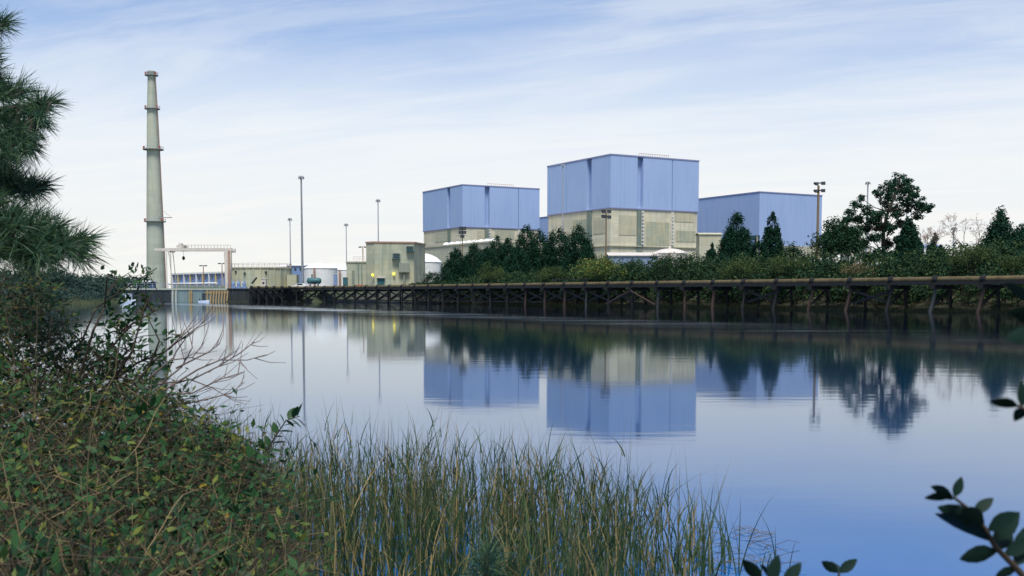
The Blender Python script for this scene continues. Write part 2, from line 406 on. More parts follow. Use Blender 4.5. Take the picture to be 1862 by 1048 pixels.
# ------------------------------------------------------------------ mesh and object helpers
WORLD = {}
def V(p): return Vector(p)
class MB:
    def __init__(self):
        self.v = []; self.f = []; self.m = []
    def poly(self, pts, mi=0):
        b = len(self.v); self.v += [tuple(p) for p in pts]; self.f.append(tuple(range(b, b + len(pts)))); self.m.append(mi)
    def box_axes(self, o, ax, ay, az, mi=0):
        """box with corner o and edge vectors ax, ay, az"""
        o, ax, ay, az = V(o), V(ax), V(ay), V(az)
        b = len(self.v)
        for k in range(8):
            self.v.append(tuple(o + ax * (k & 1) + ay * ((k >> 1) & 1) + az * ((k >> 2) & 1)))
        for f in ((0, 2, 3, 1), (4, 5, 7, 6), (0, 1, 5, 4), (2, 6, 7, 3), (0, 4, 6, 2), (1, 3, 7, 5)):
            self.f.append(tuple(b + i for i in f)); self.m.append(mi)
        return self
    def box(self, c, s, rz=0.0, mi=0):
        ca, sa = math.cos(rz), math.sin(rz)
        ax, ay, az = V((ca, sa, 0)) * s[0], V((-sa, ca, 0)) * s[1], V((0, 0, s[2]))
        return self.box_axes(V(c) - ax / 2 - ay / 2 - az / 2, ax, ay, az, mi)
    def bar(self, a, b, w, h=None, mi=0):
        a, b = V(a), V(b); h = h or w
        d = b - a
        side = d.cross(V((0, 0, 1)))
        if side.length < 1e-5: side = V((1, 0, 0))
        side.normalize(); up = side.cross(d).normalized()
        return self.box_axes(a - side * w / 2 - up * h / 2, side * w, d, up * h, mi)
    def tube(self, pts, radii, n=8, mi=0, caps=True):
        pts = [V(p) for p in pts]
        if isinstance(radii, (int, float)): radii = [radii] * len(pts)
        b = len(self.v)
        ref = None
        for i, p in enumerate(pts):
            d = (pts[min(i + 1, len(pts) - 1)] - pts[max(i - 1, 0)]).normalized()
            if ref is None:
                ref = d.cross(V((0, 0, 1)) if abs(d.z) < 0.9 else V((1, 0, 0))).normalized()
            ref = (ref - d * ref.dot(d)).normalized()
            o = d.cross(ref)
            for k in range(n):
                a = 2 * math.pi * k / n
                self.v.append(tuple(p + (ref * math.cos(a) + o * math.sin(a)) * radii[i]))
        for i in range(len(pts) - 1):
            for k in range(n):
                k2 = (k + 1) % n
                self.f.append((b + i * n + k, b + i * n + k2, b + (i + 1) * n + k2, b + (i + 1) * n + k)); self.m.append(mi)
        if caps:
            self.f.append(tuple(b + k for k in reversed(range(n)))); self.m.append(mi)
            e = b + (len(pts) - 1) * n
            self.f.append(tuple(e + k for k in range(n))); self.m.append(mi)
        return self
    def lathe(self, c, prof, n=32, mi=0):
        c = V(c); b = len(self.v)
        for r, z in prof:
            for k in range(n):
                a = 2 * math.pi * k / n
                self.v.append((c.x + r * math.cos(a), c.y + r * math.sin(a), c.z + z))
        for i in range(len(prof) - 1):
            for k in range(n):
                k2 = (k + 1) % n
                self.f.append((b + i * n + k, b + i * n + k2, b + (i + 1) * n + k2, b + (i + 1) * n + k)); self.m.append(mi)
        self.f.append(tuple(b + k for k in reversed(range(n)))); self.m.append(mi)
        e = b + (len(prof) - 1) * n
        self.f.append(tuple(e + k for k in range(n))); self.m.append(mi)
        return self
    def build(self, name, mats, parent=None, smooth=False):
        base = WORLD.get(parent.name, V((0, 0, 0))) if parent else V((0, 0, 0))
        me = bpy.data.meshes.new(name)
        me.from_pydata([(x - base.x, y - base.y, z - base.z) for x, y, z in self.v], [], self.f)
        if isinstance(mats, str): mats = [mats]
        for mm in mats: me.materials.append(MATS[mm])
        if len(mats) > 1: me.polygons.foreach_set('material_index', self.m)
        if smooth:
            me.polygons.foreach_set('use_smooth', [True] * len(me.polygons))
            me.set_sharp_from_angle(angle=math.radians(40))
        o = bpy.data.objects.new(name, me)
        COL.objects.link(o)
        if parent: o.parent = parent
        WORLD[o.name] = base.copy()
        return o
def fast(name, verts, nper, mat, parent=None, uv=None):
    """one mesh of many equal-sided faces; verts is (nfaces*nper, 3)"""
    verts = np.ascontiguousarray(verts, dtype=np.float32)
    base = WORLD.get(parent.name, V((0, 0, 0))) if parent else V((0, 0, 0))
    verts = verts - np.array(base, dtype=np.float32)
    n = len(verts); nf = n // nper
    me = bpy.data.meshes.new(name)
    me.vertices.add(n); me.vertices.foreach_set('co', verts.ravel())
    me.loops.add(n); me.loops.foreach_set('vertex_index', np.arange(n, dtype=np.int32))
    me.polygons.add(nf); me.polygons.foreach_set('loop_start', np.arange(0, n, nper, dtype=np.int32))
    if uv is not None:
        ul = me.uv_layers.new(name='UVMap'); ul.data.foreach_set('uv', np.ascontiguousarray(uv, dtype=np.float32).ravel())
    me.update(calc_edges=True); me.validate()
    me.materials.append(MATS[mat])
    o = bpy.data.objects.new(name, me); COL.objects.link(o)
    if parent: o.parent = parent
    WORLD[o.name] = base.copy()
    return o
def strips(name, pts, side, width, mat, parent=None):
    """ribbons: pts (n,k,3), side (n,3) unit, width (n,k); connected faces so that each ribbon is one island"""
    n, k, _ = pts.shape
    base = np.array(WORLD.get(parent.name, V((0, 0, 0))) if parent else (0, 0, 0), dtype=np.float32)
    L = pts - side[:, None, :] * width[:, :, None] / 2
    R = pts + side[:, None, :] * width[:, :, None] / 2
    verts = np.stack([L, R], 2).reshape(-1, 3) - base
    i = np.arange(n)[:, None] * (2 * k) + np.arange(k - 1)[None, :] * 2
    quads = np.stack([i, i + 1, i + 3, i + 2], -1).reshape(-1, 4)
    t = np.repeat(np.linspace(0, 1, k)[None], n, 0)
    uvv = np.stack([np.zeros((n, k)), t], -1); uvp = np.repeat(uvv[:, :, None, :], 2, 2).reshape(-1, 2)
    me = bpy.data.meshes.new(name)
    me.vertices.add(len(verts)); me.vertices.foreach_set('co', verts.astype(np.float32).ravel())
    me.loops.add(quads.size); me.loops.foreach_set('vertex_index', quads.astype(np.int32).ravel())
    me.polygons.add(len(quads)); me.polygons.foreach_set('loop_start', np.arange(0, quads.size, 4, dtype=np.int32))
    ul = me.uv_layers.new(name='UVMap'); ul.data.foreach_set('uv', uvp[quads.ravel()].astype(np.float32).ravel())
    me.update(calc_edges=True); me.validate()
    me.materials.append(MATS[mat])
    o = bpy.data.objects.new(name, me); COL.objects.link(o)
    if parent: o.parent = parent
    WORLD[o.name] = V(base)
    return o
def twigs(name, lines, mat, parent=None, n=3):
    """many thin tapering tubes in one mesh: lines = [(points array, r0, r1)]"""
    mb = MB()
    for pts, r0, r1 in lines:
        k = len(pts)
        mb.tube(pts, [r0 + (r1 - r0) * i / (k - 1) for i in range(k)], n=n, caps=False)
    return mb.build(name, mat, parent)
def tag(o, label=None, cat=None, group=None, kind=None):
    if label: o['label'] = label
    if cat: o['category'] = cat
    if group: o['group'] = group
    if kind: o['kind'] = kind
    return o
def thing(name, label, cat, loc, group=None):
    o = bpy.data.objects.new(name, None); COL.objects.link(o)
    o.location = loc; o.empty_display_size = 0.1
    WORLD[o.name] = V(loc)
    return tag(o, label, cat, group)
def place(name, mesh, parent, loc, rot=(0, 0, 0), scale=(1, 1, 1)):
    """an alike piece that shares mesh data; loc in the world"""
    o = bpy.data.objects.new(name, mesh); COL.objects.link(o)
    base = WORLD.get(parent.name, V((0, 0, 0))) if parent else V((0, 0, 0))
    if parent: o.parent = parent
    o.location = V(loc) - base; o.rotation_euler = rot; o.scale = scale
    WORLD[o.name] = V(loc)
    return o
def unit(a):
    return a / np.maximum(np.linalg.norm(a, axis=-1, keepdims=True), 1e-9)
def rdir(n, rng=RNG):
    return unit(rng.normal(size=(n, 3)))
def leaf_quads(C, axis, normal, length, width):
    """pointed four-corner leaves: C (n,3) centres"""
    side = unit(np.cross(axis, normal))
    L = np.broadcast_to(np.asarray(length, float), (len(C),))[:, None]; W = np.broadcast_to(np.asarray(width, float), (len(C),))[:, None]
    a = C - axis * L / 2; b = C + side * W / 2 - axis * L * 0.05; c = C + axis * L / 2; d = C - side * W / 2 - axis * L * 0.05
    return np.stack([a, b, c, d], 1).reshape(-1, 3)
def clump_leaves(centres, radii, per, size, rng, flat=1.0, up=0.3, shell=0.45):
    centres = np.asarray(centres, float); radii = np.asarray(radii, float)
    idx = np.repeat(np.arange(len(centres)), per)
    d = rdir(len(idx), rng)
    rr = radii[idx] * (shell + (1 - shell) * rng.random(len(idx)) ** 0.7)
    off = d * rr[:, None]; off[:, 2] *= flat
    C = centres[idx] + off
    nrm = unit(d + rng.normal(size=d.shape) * 0.6 + np.array([0, 0, up]))
    ax = unit(np.cross(nrm, rdir(len(idx), rng)))
    s = size * (0.6 + 0.8 * rng.random(len(idx)))
    return leaf_quads(C, ax, nrm, s, s * 0.62)

# ------------------------------------------------------------------ the lie of the land
T0 = np.array([43.0, 100.0]); TU = np.array([-0.5391, 0.8422]); TN = np.array([0.8422, 0.5391])
def TR(t, s, z=0.0):
    p = T0 + TU * t + TN * s
    return V((p[0], p[1], z))
def left_shore(y):
    return np.interp(y, [-60, 0, 3, 6, 9, 15, 60, 150, 215, 232, 260], [-1.6, -1.6, -1.4, -1.5, -3.2, -11, -42, -64, -78, -84, -84])
WA, WB, WC = P(228, 535, 226), P(413, 535, 236), P(547, 535, 241.5)      # line of the quay walls
GRADE = 3.0
def pond(x, y):
    s = (x - T0[0]) * TN[0] + (y - T0[1]) * TN[1]
    quay = np.interp(x, [WA.x, WB.x, WC.x], [WA.y, WB.y, WC.y])
    wet = (s < 3.0) & (x > left_shore(y)) & (y > 2.2)
    wet &= ~((x < WC.x) & (y > quay + 16.0))
    return wet
def asinh_axis(lo, hi, n, a):
    t = np.linspace(math.asinh(lo / a), math.asinh(hi / a), n)
    return a * np.sinh(t)
gx = asinh_axis(-6000, 6000, 321, 6.0); gy = asinh_axis(-300, 9000, 261, 6.0)
GX, GY = np.meshgrid(gx, gy)
wet = pond(GX, GY)
near = (GY < 30)
GZ = np.where(wet, -1.6, np.where(near, 0.12, GRADE))
sd = (GX - T0[0]) * TN[0] + (GY - T0[1]) * TN[1]
GZ = np.where(~wet & ~near & (sd > -10) & (sd < 22) & (GY < 235), -0.8, GZ)      # the bank strip covers this
lb = left_shore(GY) - GX                                                       # how far inside the left bank
GZ = np.where(~wet & (GX < -1) & (GY < 230), np.clip(0.10 + lb * 0.22, 0.1, 1.5) + np.where(GY > 60, 0.5, 0), GZ)
GZ = GZ + np.where(wet, 0, RNG.normal(size=GZ.shape) * 0.03)
ny, nx = GX.shape
gv = np.stack([GX, GY, GZ], -1).reshape(-1, 3)
gi = (np.arange(ny - 1)[:, None] * nx + np.arange(nx - 1)[None, :])
gq = np.stack([gi, gi + 1, gi + nx + 1, gi + nx], -1).reshape(-1, 4)
me = bpy.data.meshes.new('ground')
me.from_pydata(gv.tolist(), [], gq.tolist())
me.materials.append(MATS['turf']); me.materials.append(MATS['soil'])
cx = gv[gq].mean(1)
me.polygons.foreach_set('material_index', (cx[:, 1] < 40).astype(np.int32))
me.polygons.foreach_set('use_smooth', [True] * len(gq))
ground = bpy.data.objects.new('ground', me); COL.objects.link(ground)
tag(ground, 'low green and bare ground of the site and the near bank', 'ground', kind='structure')

mb = MB()
mb.poly([(-1500, 1.2, 0), (1500, 1.2, 0), (1500, 330, 0), (-1500, 330, 0)])
water = mb.build('water', 'water')
tag(water, 'still blue canal water mirroring the plant and the sky', 'water', kind='structure')

prof = [(0.6, -0.9), (1.6, -0.06), (2.6, 0.16), (4.0, 0.55), (6.0, 1.2), (9.0, 2.1), (13.0, 2.8), (20.0, 3.1), (34.0, 3.05), (60.0, 2.9)]
mb = MB(); ts = np.arange(-60, 178, 1.6)
rows = []
for t in ts:
    wob = 0.5 * math.sin(t * 0.21) + 0.35 * math.sin(t * 0.53 + 1)
    rows.append([len(mb.v) + j for j in range(len(prof))])
    for s, z in prof:
        mb.v.append(tuple(TR(t, s + wob * min(1, s / 3), z + random.gauss(0, 0.04 + 0.01 * s))))
for a, b in zip(rows[:-1], rows[1:]):
    for j in range(len(prof) - 1):
        mb.f.append((a[j], a[j + 1], b[j + 1], b[j])); mb.m.append(0)
tag(mb.build('bank', 'mud', smooth=True), 'olive mud bank rising behind the pipe trestle', 'bank', kind='structure')

# ------------------------------------------------------------------ reactor and turbine buildings
TH = math.radians(29.6)
BU = V((math.cos(TH), math.sin(TH), 0)); BV = V((-math.sin(TH), math.cos(TH), 0)); ZUP = V((0, 0, 1))
def run_to(c, d, u):
    """length along d from c at which pixel column u is reached"""
    lo, hi = 0.0, 400.0
    f0 = px_of(c)[0] < u
    for _ in range(60):
        m = (lo + hi) / 2
        if (px_of(c + d * m)[0] < u) == f0: lo = m
        else: hi = m
    return lo
def ladder(parent, p, out, side, z0, z1, w=1.1, step=1.5, mat='white_paint', name='ladder'):
    mb = MB(); p = V(p)
    for sg in (-1, 1):
        a = p + out * 0.5 + side * sg * w / 2
        mb.bar((a.x, a.y, z0), (a.x, a.y, z1), 0.12)
    z = z0 + 0.4
    while z < z1:
        q = p + out * 0.5; a, b = q - side * w / 2, q + side * w / 2
        mb.bar((a.x, a.y, z), (b.x, b.y, z), 0.34, 0.5); z += step
    return mb.build(name, mat, parent)
def reactor(label, uc, D, vt, vm, ul, ur, splits_l, splits_r, patches, ledge_v):
    c = P(uc, 390, D); top = P(uc, vt, D).z; mid = P(uc, vm, D).z; c.z = mid
    Ll, Lr = run_to(c, BV, ul), run_to(c, BU, ur)
    base = V((c.x, c.y, GRADE - 0.3))
    o = thing('reactor_building', label, 'building', base)
    T = 2.0
    core = MB().box_axes(c + BU * T + BV * T, BU * (Lr - 2 * T), BV * (Ll - 2 * T), ZUP * (top - mid - 0.004))
    core.build('inner_wall', 'siding', o)
    def panels(d, inn, L, splits, first):
        edges = [(0.0, 0)] + [(run_to(c, d, u), w) for u, w in splits] + [(L, 0)]
        for (a, wa), (b, wb) in zip(edges[:-1], edges[1:]):
            s0 = a + wa / 2 + (T if (first and a == 0.0) else 0); s1 = b - wb / 2
            MB().box_axes(c + d * s0, d * (s1 - s0), inn * T, ZUP * (top - mid)).build('siding_panel', 'siding', o)
    panels(BV, BU, Ll, splits_l, False)
    panels(BU, BV, Lr, splits_r, True)
    # far sides
    MB().box_axes(c + BU * (Lr - T) + BV * T, BU * T, BV * (Ll - T), ZUP * (top - mid)).build('siding_panel', 'siding', o)
    MB().box_axes(c + BV * (Ll - T) + BU * T, BU * (Lr - 2 * T), BV * T, ZUP * (top - mid)).build('siding_panel', 'siding', o)
    rf = MB().box_axes(c - BU * 0.15 - BV * 0.15 + ZUP * (top - mid), BU * (Lr + 0.3), BV * (Ll + 0.3), ZUP * 0.55).build('roof', 'trim', o)
    ral = MB()
    for k in range(14):
        q = c + BU * (Lr * (0.34 + 0.026 * k)) + BV * 2.0 + ZUP * (top - mid + 0.55)
        ral.bar(q, q + ZUP * 1.3, 0.12)
    qa = c + BU * (Lr * 0.34) + BV * 2.0 + ZUP * (top - mid + 1.85); qb = c + BU * (Lr * 0.678) + BV * 2.0 + ZUP * (top - mid + 1.85)
    ral.bar(qa, qb, 0.14)
    ral.build('railing', 'rust_metal', rf)
    ins = 0.35
    cb = c + BU * ins + BV * ins; cb.z = GRADE - 0.3
    w = MB().box_axes(cb, BU * (Lr - 2 * ins), BV * (Ll - 2 * ins), ZUP * (mid - GRADE + 0.3)).build('concrete_wall', 'concrete', o)
    MB().box_axes(c - ZUP * 0.5 - BU * 0.05 - BV * 0.05, BU * (Lr + 0.1), BV * (Ll + 0.1), ZUP * 0.497).build('drip_edge', 'trim', o)
    # pilaster joints below the deep siding joints
    for d, inn, spl in ((BV, BU, splits_l), (BU, BV, splits_r)):
        for u, wd in spl:
            s = run_to(c, d, u)
            if wd > 1:
                MB().box_axes(V((c.x, c.y, GRADE - 0.3)) + d * (s - wd / 2) + inn * 0.05, d * wd, inn * 0.4, ZUP * (mid - GRADE - 0.3)).build('pilaster', 'concrete_wall', o)
    # formwork patches standing a little proud
    for (side, u0, u1, v0, v1, mt) in patches:
        d, inn = (BV, BU) if side == 'l' else (BU, BV)
        a, b = sorted((run_to(c, d, u0), run_to(c, d, u1)))
        q = c + d * ((a + b) / 2); Dq = q.y
        z1, z0 = P(u0, v0, Dq).z, P(u0, v1, Dq).z
        MB().box_axes(V((c.x, c.y, z0)) + d * a + inn * 0.22, d * (b - a), inn * 0.2, ZUP * (z1 - z0)).build('wall_panel', mt, o)
    zl = P(uc, ledge_v, D).z
    MB().box_axes(V((c.x, c.y, zl)) - BU * 0.25 - BV * 0.25, BU * (Lr + 0.5), BV * (Ll + 0.5), ZUP * 0.45).build('ledge', 'concrete_low', o)
    for u, wd in splits_r:
        s = run_to(c, BU, u + (4 if wd > 1 else 0))
        ladder(o, V((c.x, c.y, 0)) + BU * s, -BV, BU, zl + 1.0, mid - 1.2)
    return o, c, Ll, Lr, top
reactor('nearer blue topped concrete reactor building, the taller one at centre right', 1110, 460, 282, 377, 995, 1270,
        [(1071, 3.8), (1030, 0.35)], [(1164, 3.0), (1222, 0.35)],
        [('r', 1176, 1218, 404, 446, 'concrete_plain'), ('r', 1126, 1158, 392, 428, 'concrete_low'), ('r', 1228, 1262, 388, 404, 'concrete_low'),
         ('r', 1230, 1266, 420, 440, 'concrete_plain'), ('l', 1100, 1078, 395, 425, 'concrete_low'), ('l', 1066, 1040, 400, 436, 'concrete_plain')], 448)
reactor('farther blue topped concrete reactor building left of the taller one', 841, 588, 337, 412, 769, 981,
        [(816, 3.8), (783, 0.35)], [(886, 3.0), (943, 0.35)],
        [('r', 868, 884, 420, 438, 'concrete_low'), ('r', 900, 936, 416, 436, 'concrete_plain'), ('l', 812, 790, 424, 440, 'concrete_low')], 452)

c = P(1380, 440, 520); topz = P(1380, 350, 520).z; c.z = GRADE
o = thing('turbine_building', 'long blue turbine hall behind the taller reactor building on the right', 'building', c)
Lr = run_to(V((c.x, c.y, topz)), BU, 1495); zlow = P(1380, 428, 520).z
MB().box_axes(V((c.x, c.y, zlow)) , BU * 0.6, BV * 236, ZUP * (topz - zlow)).build('side_wall', 'turbine_siding', o)
MB().box_axes(V((c.x, c.y, GRADE)) + BU * 0.6, BU * (Lr - 0.6), BV * 0.6, ZUP * (topz - GRADE)).build('end_wall', 'turbine_siding', o)
MB().box_axes(V((c.x, c.y, GRADE)) + BU * (Lr - 0.6) + BV * 0.6, BU * 0.6, BV * 235.4, ZUP * (topz - GRADE)).build('side_wall', 'turbine_siding', o)
MB().box_axes(V((c.x, c.y, GRADE)) + BV * 235.4, BU * (Lr - 0.6), BV * 0.6, ZUP * (topz - GRADE - .01)).build('end_wall', 'turbine_siding', o)
MB().box_axes(V((c.x, c.y, topz)) - BU * 0.2 - BV * 0.2, BU * (Lr + 0.4), BV * 236.4, ZUP * 0.5).build('roof', 'trim', o)
MB().box_axes(V((c.x, c.y, GRADE)) + BU * 5 + BV * 0.6, BU * 0.5, BV * 188, ZUP * (zlow - GRADE)).build('recessed_wall', 'concrete_wall', o)
for k in range(14):
    MB().box_axes(V((c.x, c.y, GRADE)) + BU * 0.1 + BV * (1 + 6.5 * k), BU * 0.7, BV * 0.8, ZUP * (zlow - GRADE)).build('column', 'concrete_low', o)
MB().box_axes(V((c.x, c.y, zlow - 1.4)) + BU * 0.15, BU * 0.35, BV * 188, ZUP * 1.2).build('beam', 'teal_paint', o)
for s, w in ((3.0, 3.2),):
    MB().box_axes(V((c.x, c.y, GRADE)) + BV * s - BU * 0.05, BU * 0.1, BV * w, ZUP * (zlow - GRADE - 2)).build('door', 'blue_paint', o)
MB().box_axes(V((c.x, c.y, GRADE)) - BV * 0.35 + BU * 0.5, BU * (Lr - 1), BV * 0.3, ZUP * (P(1400, 446, 520).z - GRADE)).build('plinth', 'concrete_low', o)
q = V((c.x, c.y, topz + 0.5)) + BV * 60
MB().box(q + BU * 2 + ZUP * 0.8, (1.6, 1.6, 1.6), TH).build('roof_vent', 'dark_metal', o)

# low concrete annex with a row of white roof vents, in front of the farther reactor
c = P(893, 441, 440); zt = c.z; c.z = GRADE
o = thing('annex_building', 'low tan concrete annex with white roof humps before the farther reactor', 'building', c)
La = run_to(V((c.x, c.y, zt)), BV, 757)
MB().box_axes(c, BU * 30, BV * La, ZUP * (zt - GRADE)).build('wall', 'concrete_low', o)
MB().box_axes(V((c.x, c.y, zt)) - BU * 0.3 - BV * 0.3, BU * 30.6, BV * (La + 0.6), ZUP * 0.6).build('roof', 'concrete_low', o)
for k in range(9):
    q = V((c.x, c.y, zt + 0.6)) + BU * 3.5 + BV * (La * (0.06 + 0.075 * k))
    MB().lathe(q, [(1.7, 0), (1.65, 0.4), (1.4, 0.85), (0.9, 1.2), (0.3, 1.35)], n=14).build('roof_vent', 'white_paint', o, smooth=True)

# low roofs before the taller reactor
def shed(label, u0, u1, v_e, v_r, D, depth, wall='blue_paint', roof='white_paint', name='shed', cat='shed'):
    a, b = P(u0, v_e, D), P(u1, v_e, D); ridge = P((u0 + u1) / 2, v_r, D + depth / 2).z; ze = a.z
    o = thing(name, label, cat, V(((a.x + b.x) / 2, D, GRADE)))
    MB().box_axes((a.x, D, GRADE), V((b.x - a.x, 0, 0)), V((0, depth, 0)), V((0, 0, ze - GRADE))).build('wall', wall, o)
    mb = MB(); x0, x1 = a.x - 0.4, b.x + 0.4; y0, y1, ym = D - 0.4, D + depth + 0.4, D + depth / 2; th = 0.3
    lo = [(x0, y0, ze + .003), (x1, y0, ze + .003), (x1, ym, ridge), (x0, ym, ridge), (x0, y1, ze + .003), (x1, y1, ze + .003)]
    hi = [(x, y, z + th) for x, y, z in lo]
    for f in ((0, 1, 2, 3), (3, 2, 5, 4)):
        mb.poly([hi[i] for i in f]); mb.poly([lo[i] for i in reversed(f)])
    mb.poly([lo[0], lo[1], hi[1], hi[0]]); mb.poly([hi[4], hi[5], lo[5], lo[4]])
    mb.poly([lo[0], hi[0], hi[3], hi[4], lo[4], lo[3]]); mb.poly([lo[1], lo[2], lo[5], hi[5], hi[2], hi[1]])
    mb.build('roof', roof, o)
    return o
shed('blue walled shed with pale roof under the taller reactor, nearest the leftmost ladder', 1108, 1196, 466, 461, 360, 16, wall='slate_paint', roof='cream_paint')
def tank(label, uc, D, r, v_wall, v_top, mat='white_paint', rail=True, name='storage_tank'):
    c = P(uc, v_wall, D); zw, zt = c.z, P(uc, v_top, D).z; c.z = GRADE
    o = thing(name, label, 'tank', c)
    MB().lathe(c, [(r, 0), (r, zw - GRADE)], n=48).build('shell', mat, o, smooth=True)
    h = zt - zw
    MB().lathe((c.x, c.y, zw), [(r + 0.12, 0.002), (r + 0.12, 0.18), (r * 0.92, 0.18 + h * 0.22), (r * 0.75, 0.18 + h * 0.52), (r * 0.5, 0.18 + h * 0.79), (r * 0.25, 0.18 + h * 0.95), (0.02, 0.18 + h)], n=48).build('dome', mat, o, smooth=True)
    MB().lathe((c.x, c.y, zt), [(0.5, -0.3), (0.5, 0.5), (0.3, 0.8)], n=10).build('vent', mat, o)
    a = math.radians(-100)
    out = V((math.cos(a), math.sin(a), 0)); sd = V((-out.y, out.x, 0))
    ladder(o, c + out * r, out, sd, GRADE, zw, 0.5, 0.6, 'rust_metal')
    return o
tank('white domed tank beside the taller reactor base, half sunk in greenery', 1218, 380, 6.0, 462, 453, mat='cream_paint')
tank('white domed tank on the left beside the blue stair house', 583, 340, 5.1, 489, 480)
tank('white domed tank half hidden behind the concrete pump house', 628, 352, 5.0, 492, 484)
tank('large white domed tank right of the concrete pump house', 769, 318, 5.4, 478, 462)

# low stuff far right behind the trees
shed('low pale shed with blue roof behind the trees at far right', 1672, 1712, 449, 446, 420, 14, wall='white_paint', roof='blue_paint')
shed('low white building peeking out right of the turbine hall', 1545, 1585, 449, 445, 440, 12, wall='cream_paint', roof='white_paint')
shed('grey service block left of the turbine hall columns', 1272, 1312, 427, 425, 440, 8, wall='concrete_low', roof='concrete_low', name='service_block', cat='building')

# ------------------------------------------------------------------ chimney
c = P(284.8, 526, 495); c.z = GRADE; D = 495
o = thing('chimney', 'tall tapering concrete chimney with ring platforms on the left', 'chimney', c)
def cw(u): return u / F * D / 1.0
zz = lambda v: P(285, v, D).z
prof = [(cw(17.2), 0), (cw(16.6), zz(490) - GRADE), (cw(14.6), zz(400) - GRADE), (cw(11.2), zz(270) - GRADE), (cw(9.1), zz(200) - GRADE), (cw(6.9), zz(145) - GRADE), (cw(6.7), zz(132) - GRADE)]
MB().lathe(c, prof, n=48).build('shaft', 'chimney_skin', o, smooth=True)
def cr(v): return float(np.interp(zz(v) - GRADE, [z for r, z in prof], [r for r, z in prof]))
MB().lathe((c.x, c.y, zz(139)), [(cr(139) + 0.05, 0), (cr(139) + 0.3, 0.3), (cr(139) + 0.3, 1.6), (cr(139) + 0.05, 2.2)], n=32).build('cap_band', 'concrete_wall', o)
for v, wd in ((138, 1.25), (199, 1.1), (273, 1.7), (404, 1.1)):
    r = cr(v)
    pl = MB().lathe((c.x, c.y, zz(v)), [(r - 0.1, 0), (r + wd, 0), (r + wd, 0.35), (r - 0.1, 0.35)], n=32).build('platform', 'grey_metal', o)
    rl = MB()
    n = 20
    for k in range(n):
        a, b = 2 * math.pi * k / n, 2 * math.pi * (k + 1) / n
        pa = V((c.x + (r + wd - .1) * math.cos(a), c.y + (r + wd - .1) * math.sin(a), zz(v) + 0.35))
        pb = V((c.x + (r + wd - .1) * math.cos(b), c.y + (r + wd - .1) * math.sin(b), zz(v) + 0.35))
        rl.bar(pa, pa + ZUP * 1.0, 0.07)
        rl.bar(pa + ZUP * 1.0, pb + ZUP * 1.0, 0.08)
    rl.build('railing', 'grey_metal', pl)
    for a in (-30, -150):
        q = V((c.x + (r + wd - .4) * math.cos(math.radians(a)), c.y + (r + wd - .4) * math.sin(math.radians(a)), zz(v) + 0.5))
        MB().lathe(q, [(0.35, 0), (0.42, 0.5), (0.3, 1.0)], n=10).build('warning_light', 'red_paint', pl)
r = cr(398)
dv = MB().bar(V((c.x + r * 0.8, c.y - r, zz(397))), V((c.x + r + 5.2, c.y - r, zz(397))), 0.35)
dv.bar(V((c.x + r, c.y - r, zz(380))), V((c.x + r + 4.6, c.y - r, zz(396))), 0.12)
dv.build('davit', 'grey_metal', o)
ld = MB()
for sg in (-0.3, 0.3):
    for (ra, za), (rb, zb) in zip(prof[:-1], prof[1:]):
        ld.bar((c.x + ra + 0.35, c.y - 1 + sg, GRADE + za), (c.x + rb + 0.35, c.y - 1 + sg, GRADE + zb), 0.14)
z = 1.0
while z < prof[-1][1]:
    rr = float(np.interp(z, [q for _, q in prof], [q for q, _ in prof]))
    ld.bar((c.x + rr + 0.35, c.y - 1.3, GRADE + z), (c.x + rr + 0.35, c.y - 0.7, GRADE + z), 0.12); z += 1.6
ld.build('ladder', 'rust_metal', o)

# ------------------------------------------------------------------ quay walls by the intake
def wall_run(name, label, a, b, zt, th, mat, cap=None, ribs=0, rib_mat=None, cat='wall'):
    a, b = V((a.x, a.y, -1.2)), V((b.x, b.y, -1.2)); d = (b - a).normalized(); n = V((-d.y, d.x, 0))
    L = (b - a).length
    o = thing(name, label, cat, V((a.x, a.y, 0)))
    MB().box_axes(a, d * L, n * th, ZUP * (zt + 1.2)).build('face', mat, o)
    if cap:
        MB().box_axes(V((a.x, a.y, zt + .002)) - n * 0.15, d * L, n * (th + 0.3), ZUP * 0.35).build('coping', cap, o)
    return o, a, d, n, L
WM = WA + (WB - WA) * ((P(310, 535, 230).x - WA.x) / (WB.x - WA.x))
zq = 2.55
wall_run('quay_wall', 'dark quay wall below the chimney foot', WA, WM, zq, 1.0, 'sheet_wall', 'concrete_plain')
o, a, d, n, L = wall_run('intake_wall', 'pale stained concrete intake wall with ochre timber fenders', WM, WB, zq, 1.0, 'concrete_wall', 'concrete_plain')
for u in (313, 319, 344, 347, 376, 381, 386, 391, 396, 401, 406, 411):
    s = run_to(V((a.x, a.y, 1.7)), d, u); q = V((a.x, a.y, 0)) + d * s - n * 0.25
    lean = 0.35 if u > 380 else 0.1
    mt = 'ochre_timber' if u > 340 else 'concrete_low'
    MB().tube([q - ZUP * 1 + d * 0, q + ZUP * (zq - 0.1) + d * lean], 0.17, n=8).build('fender_pile', mt, o)
s0 = run_to(V((a.x, a.y, 1.7)), d, 373)
MB().box_axes(V((a.x, a.y, zq - 0.75)) + d * s0 - n * 0.15, d * (L - s0), n * 0.14, ZUP * 0.4).build('wale', 'ochre_timber', o)
s1 = run_to(V((a.x, a.y, 1.7)), d, 367)
MB().box_axes(V((a.x, a.y, 0.4)) + d * s1 - n * 0.1, d * 0.7, n * 0.08, ZUP * 1.5).build('opening', 'dark_recess', o)
o, a, d, n, L = wall_run('sheet_pile_wall', 'black sheet pile wall at the left end of the trestle', WB, WC, zq, 0.8, 'sheet_wall', 'creosote')
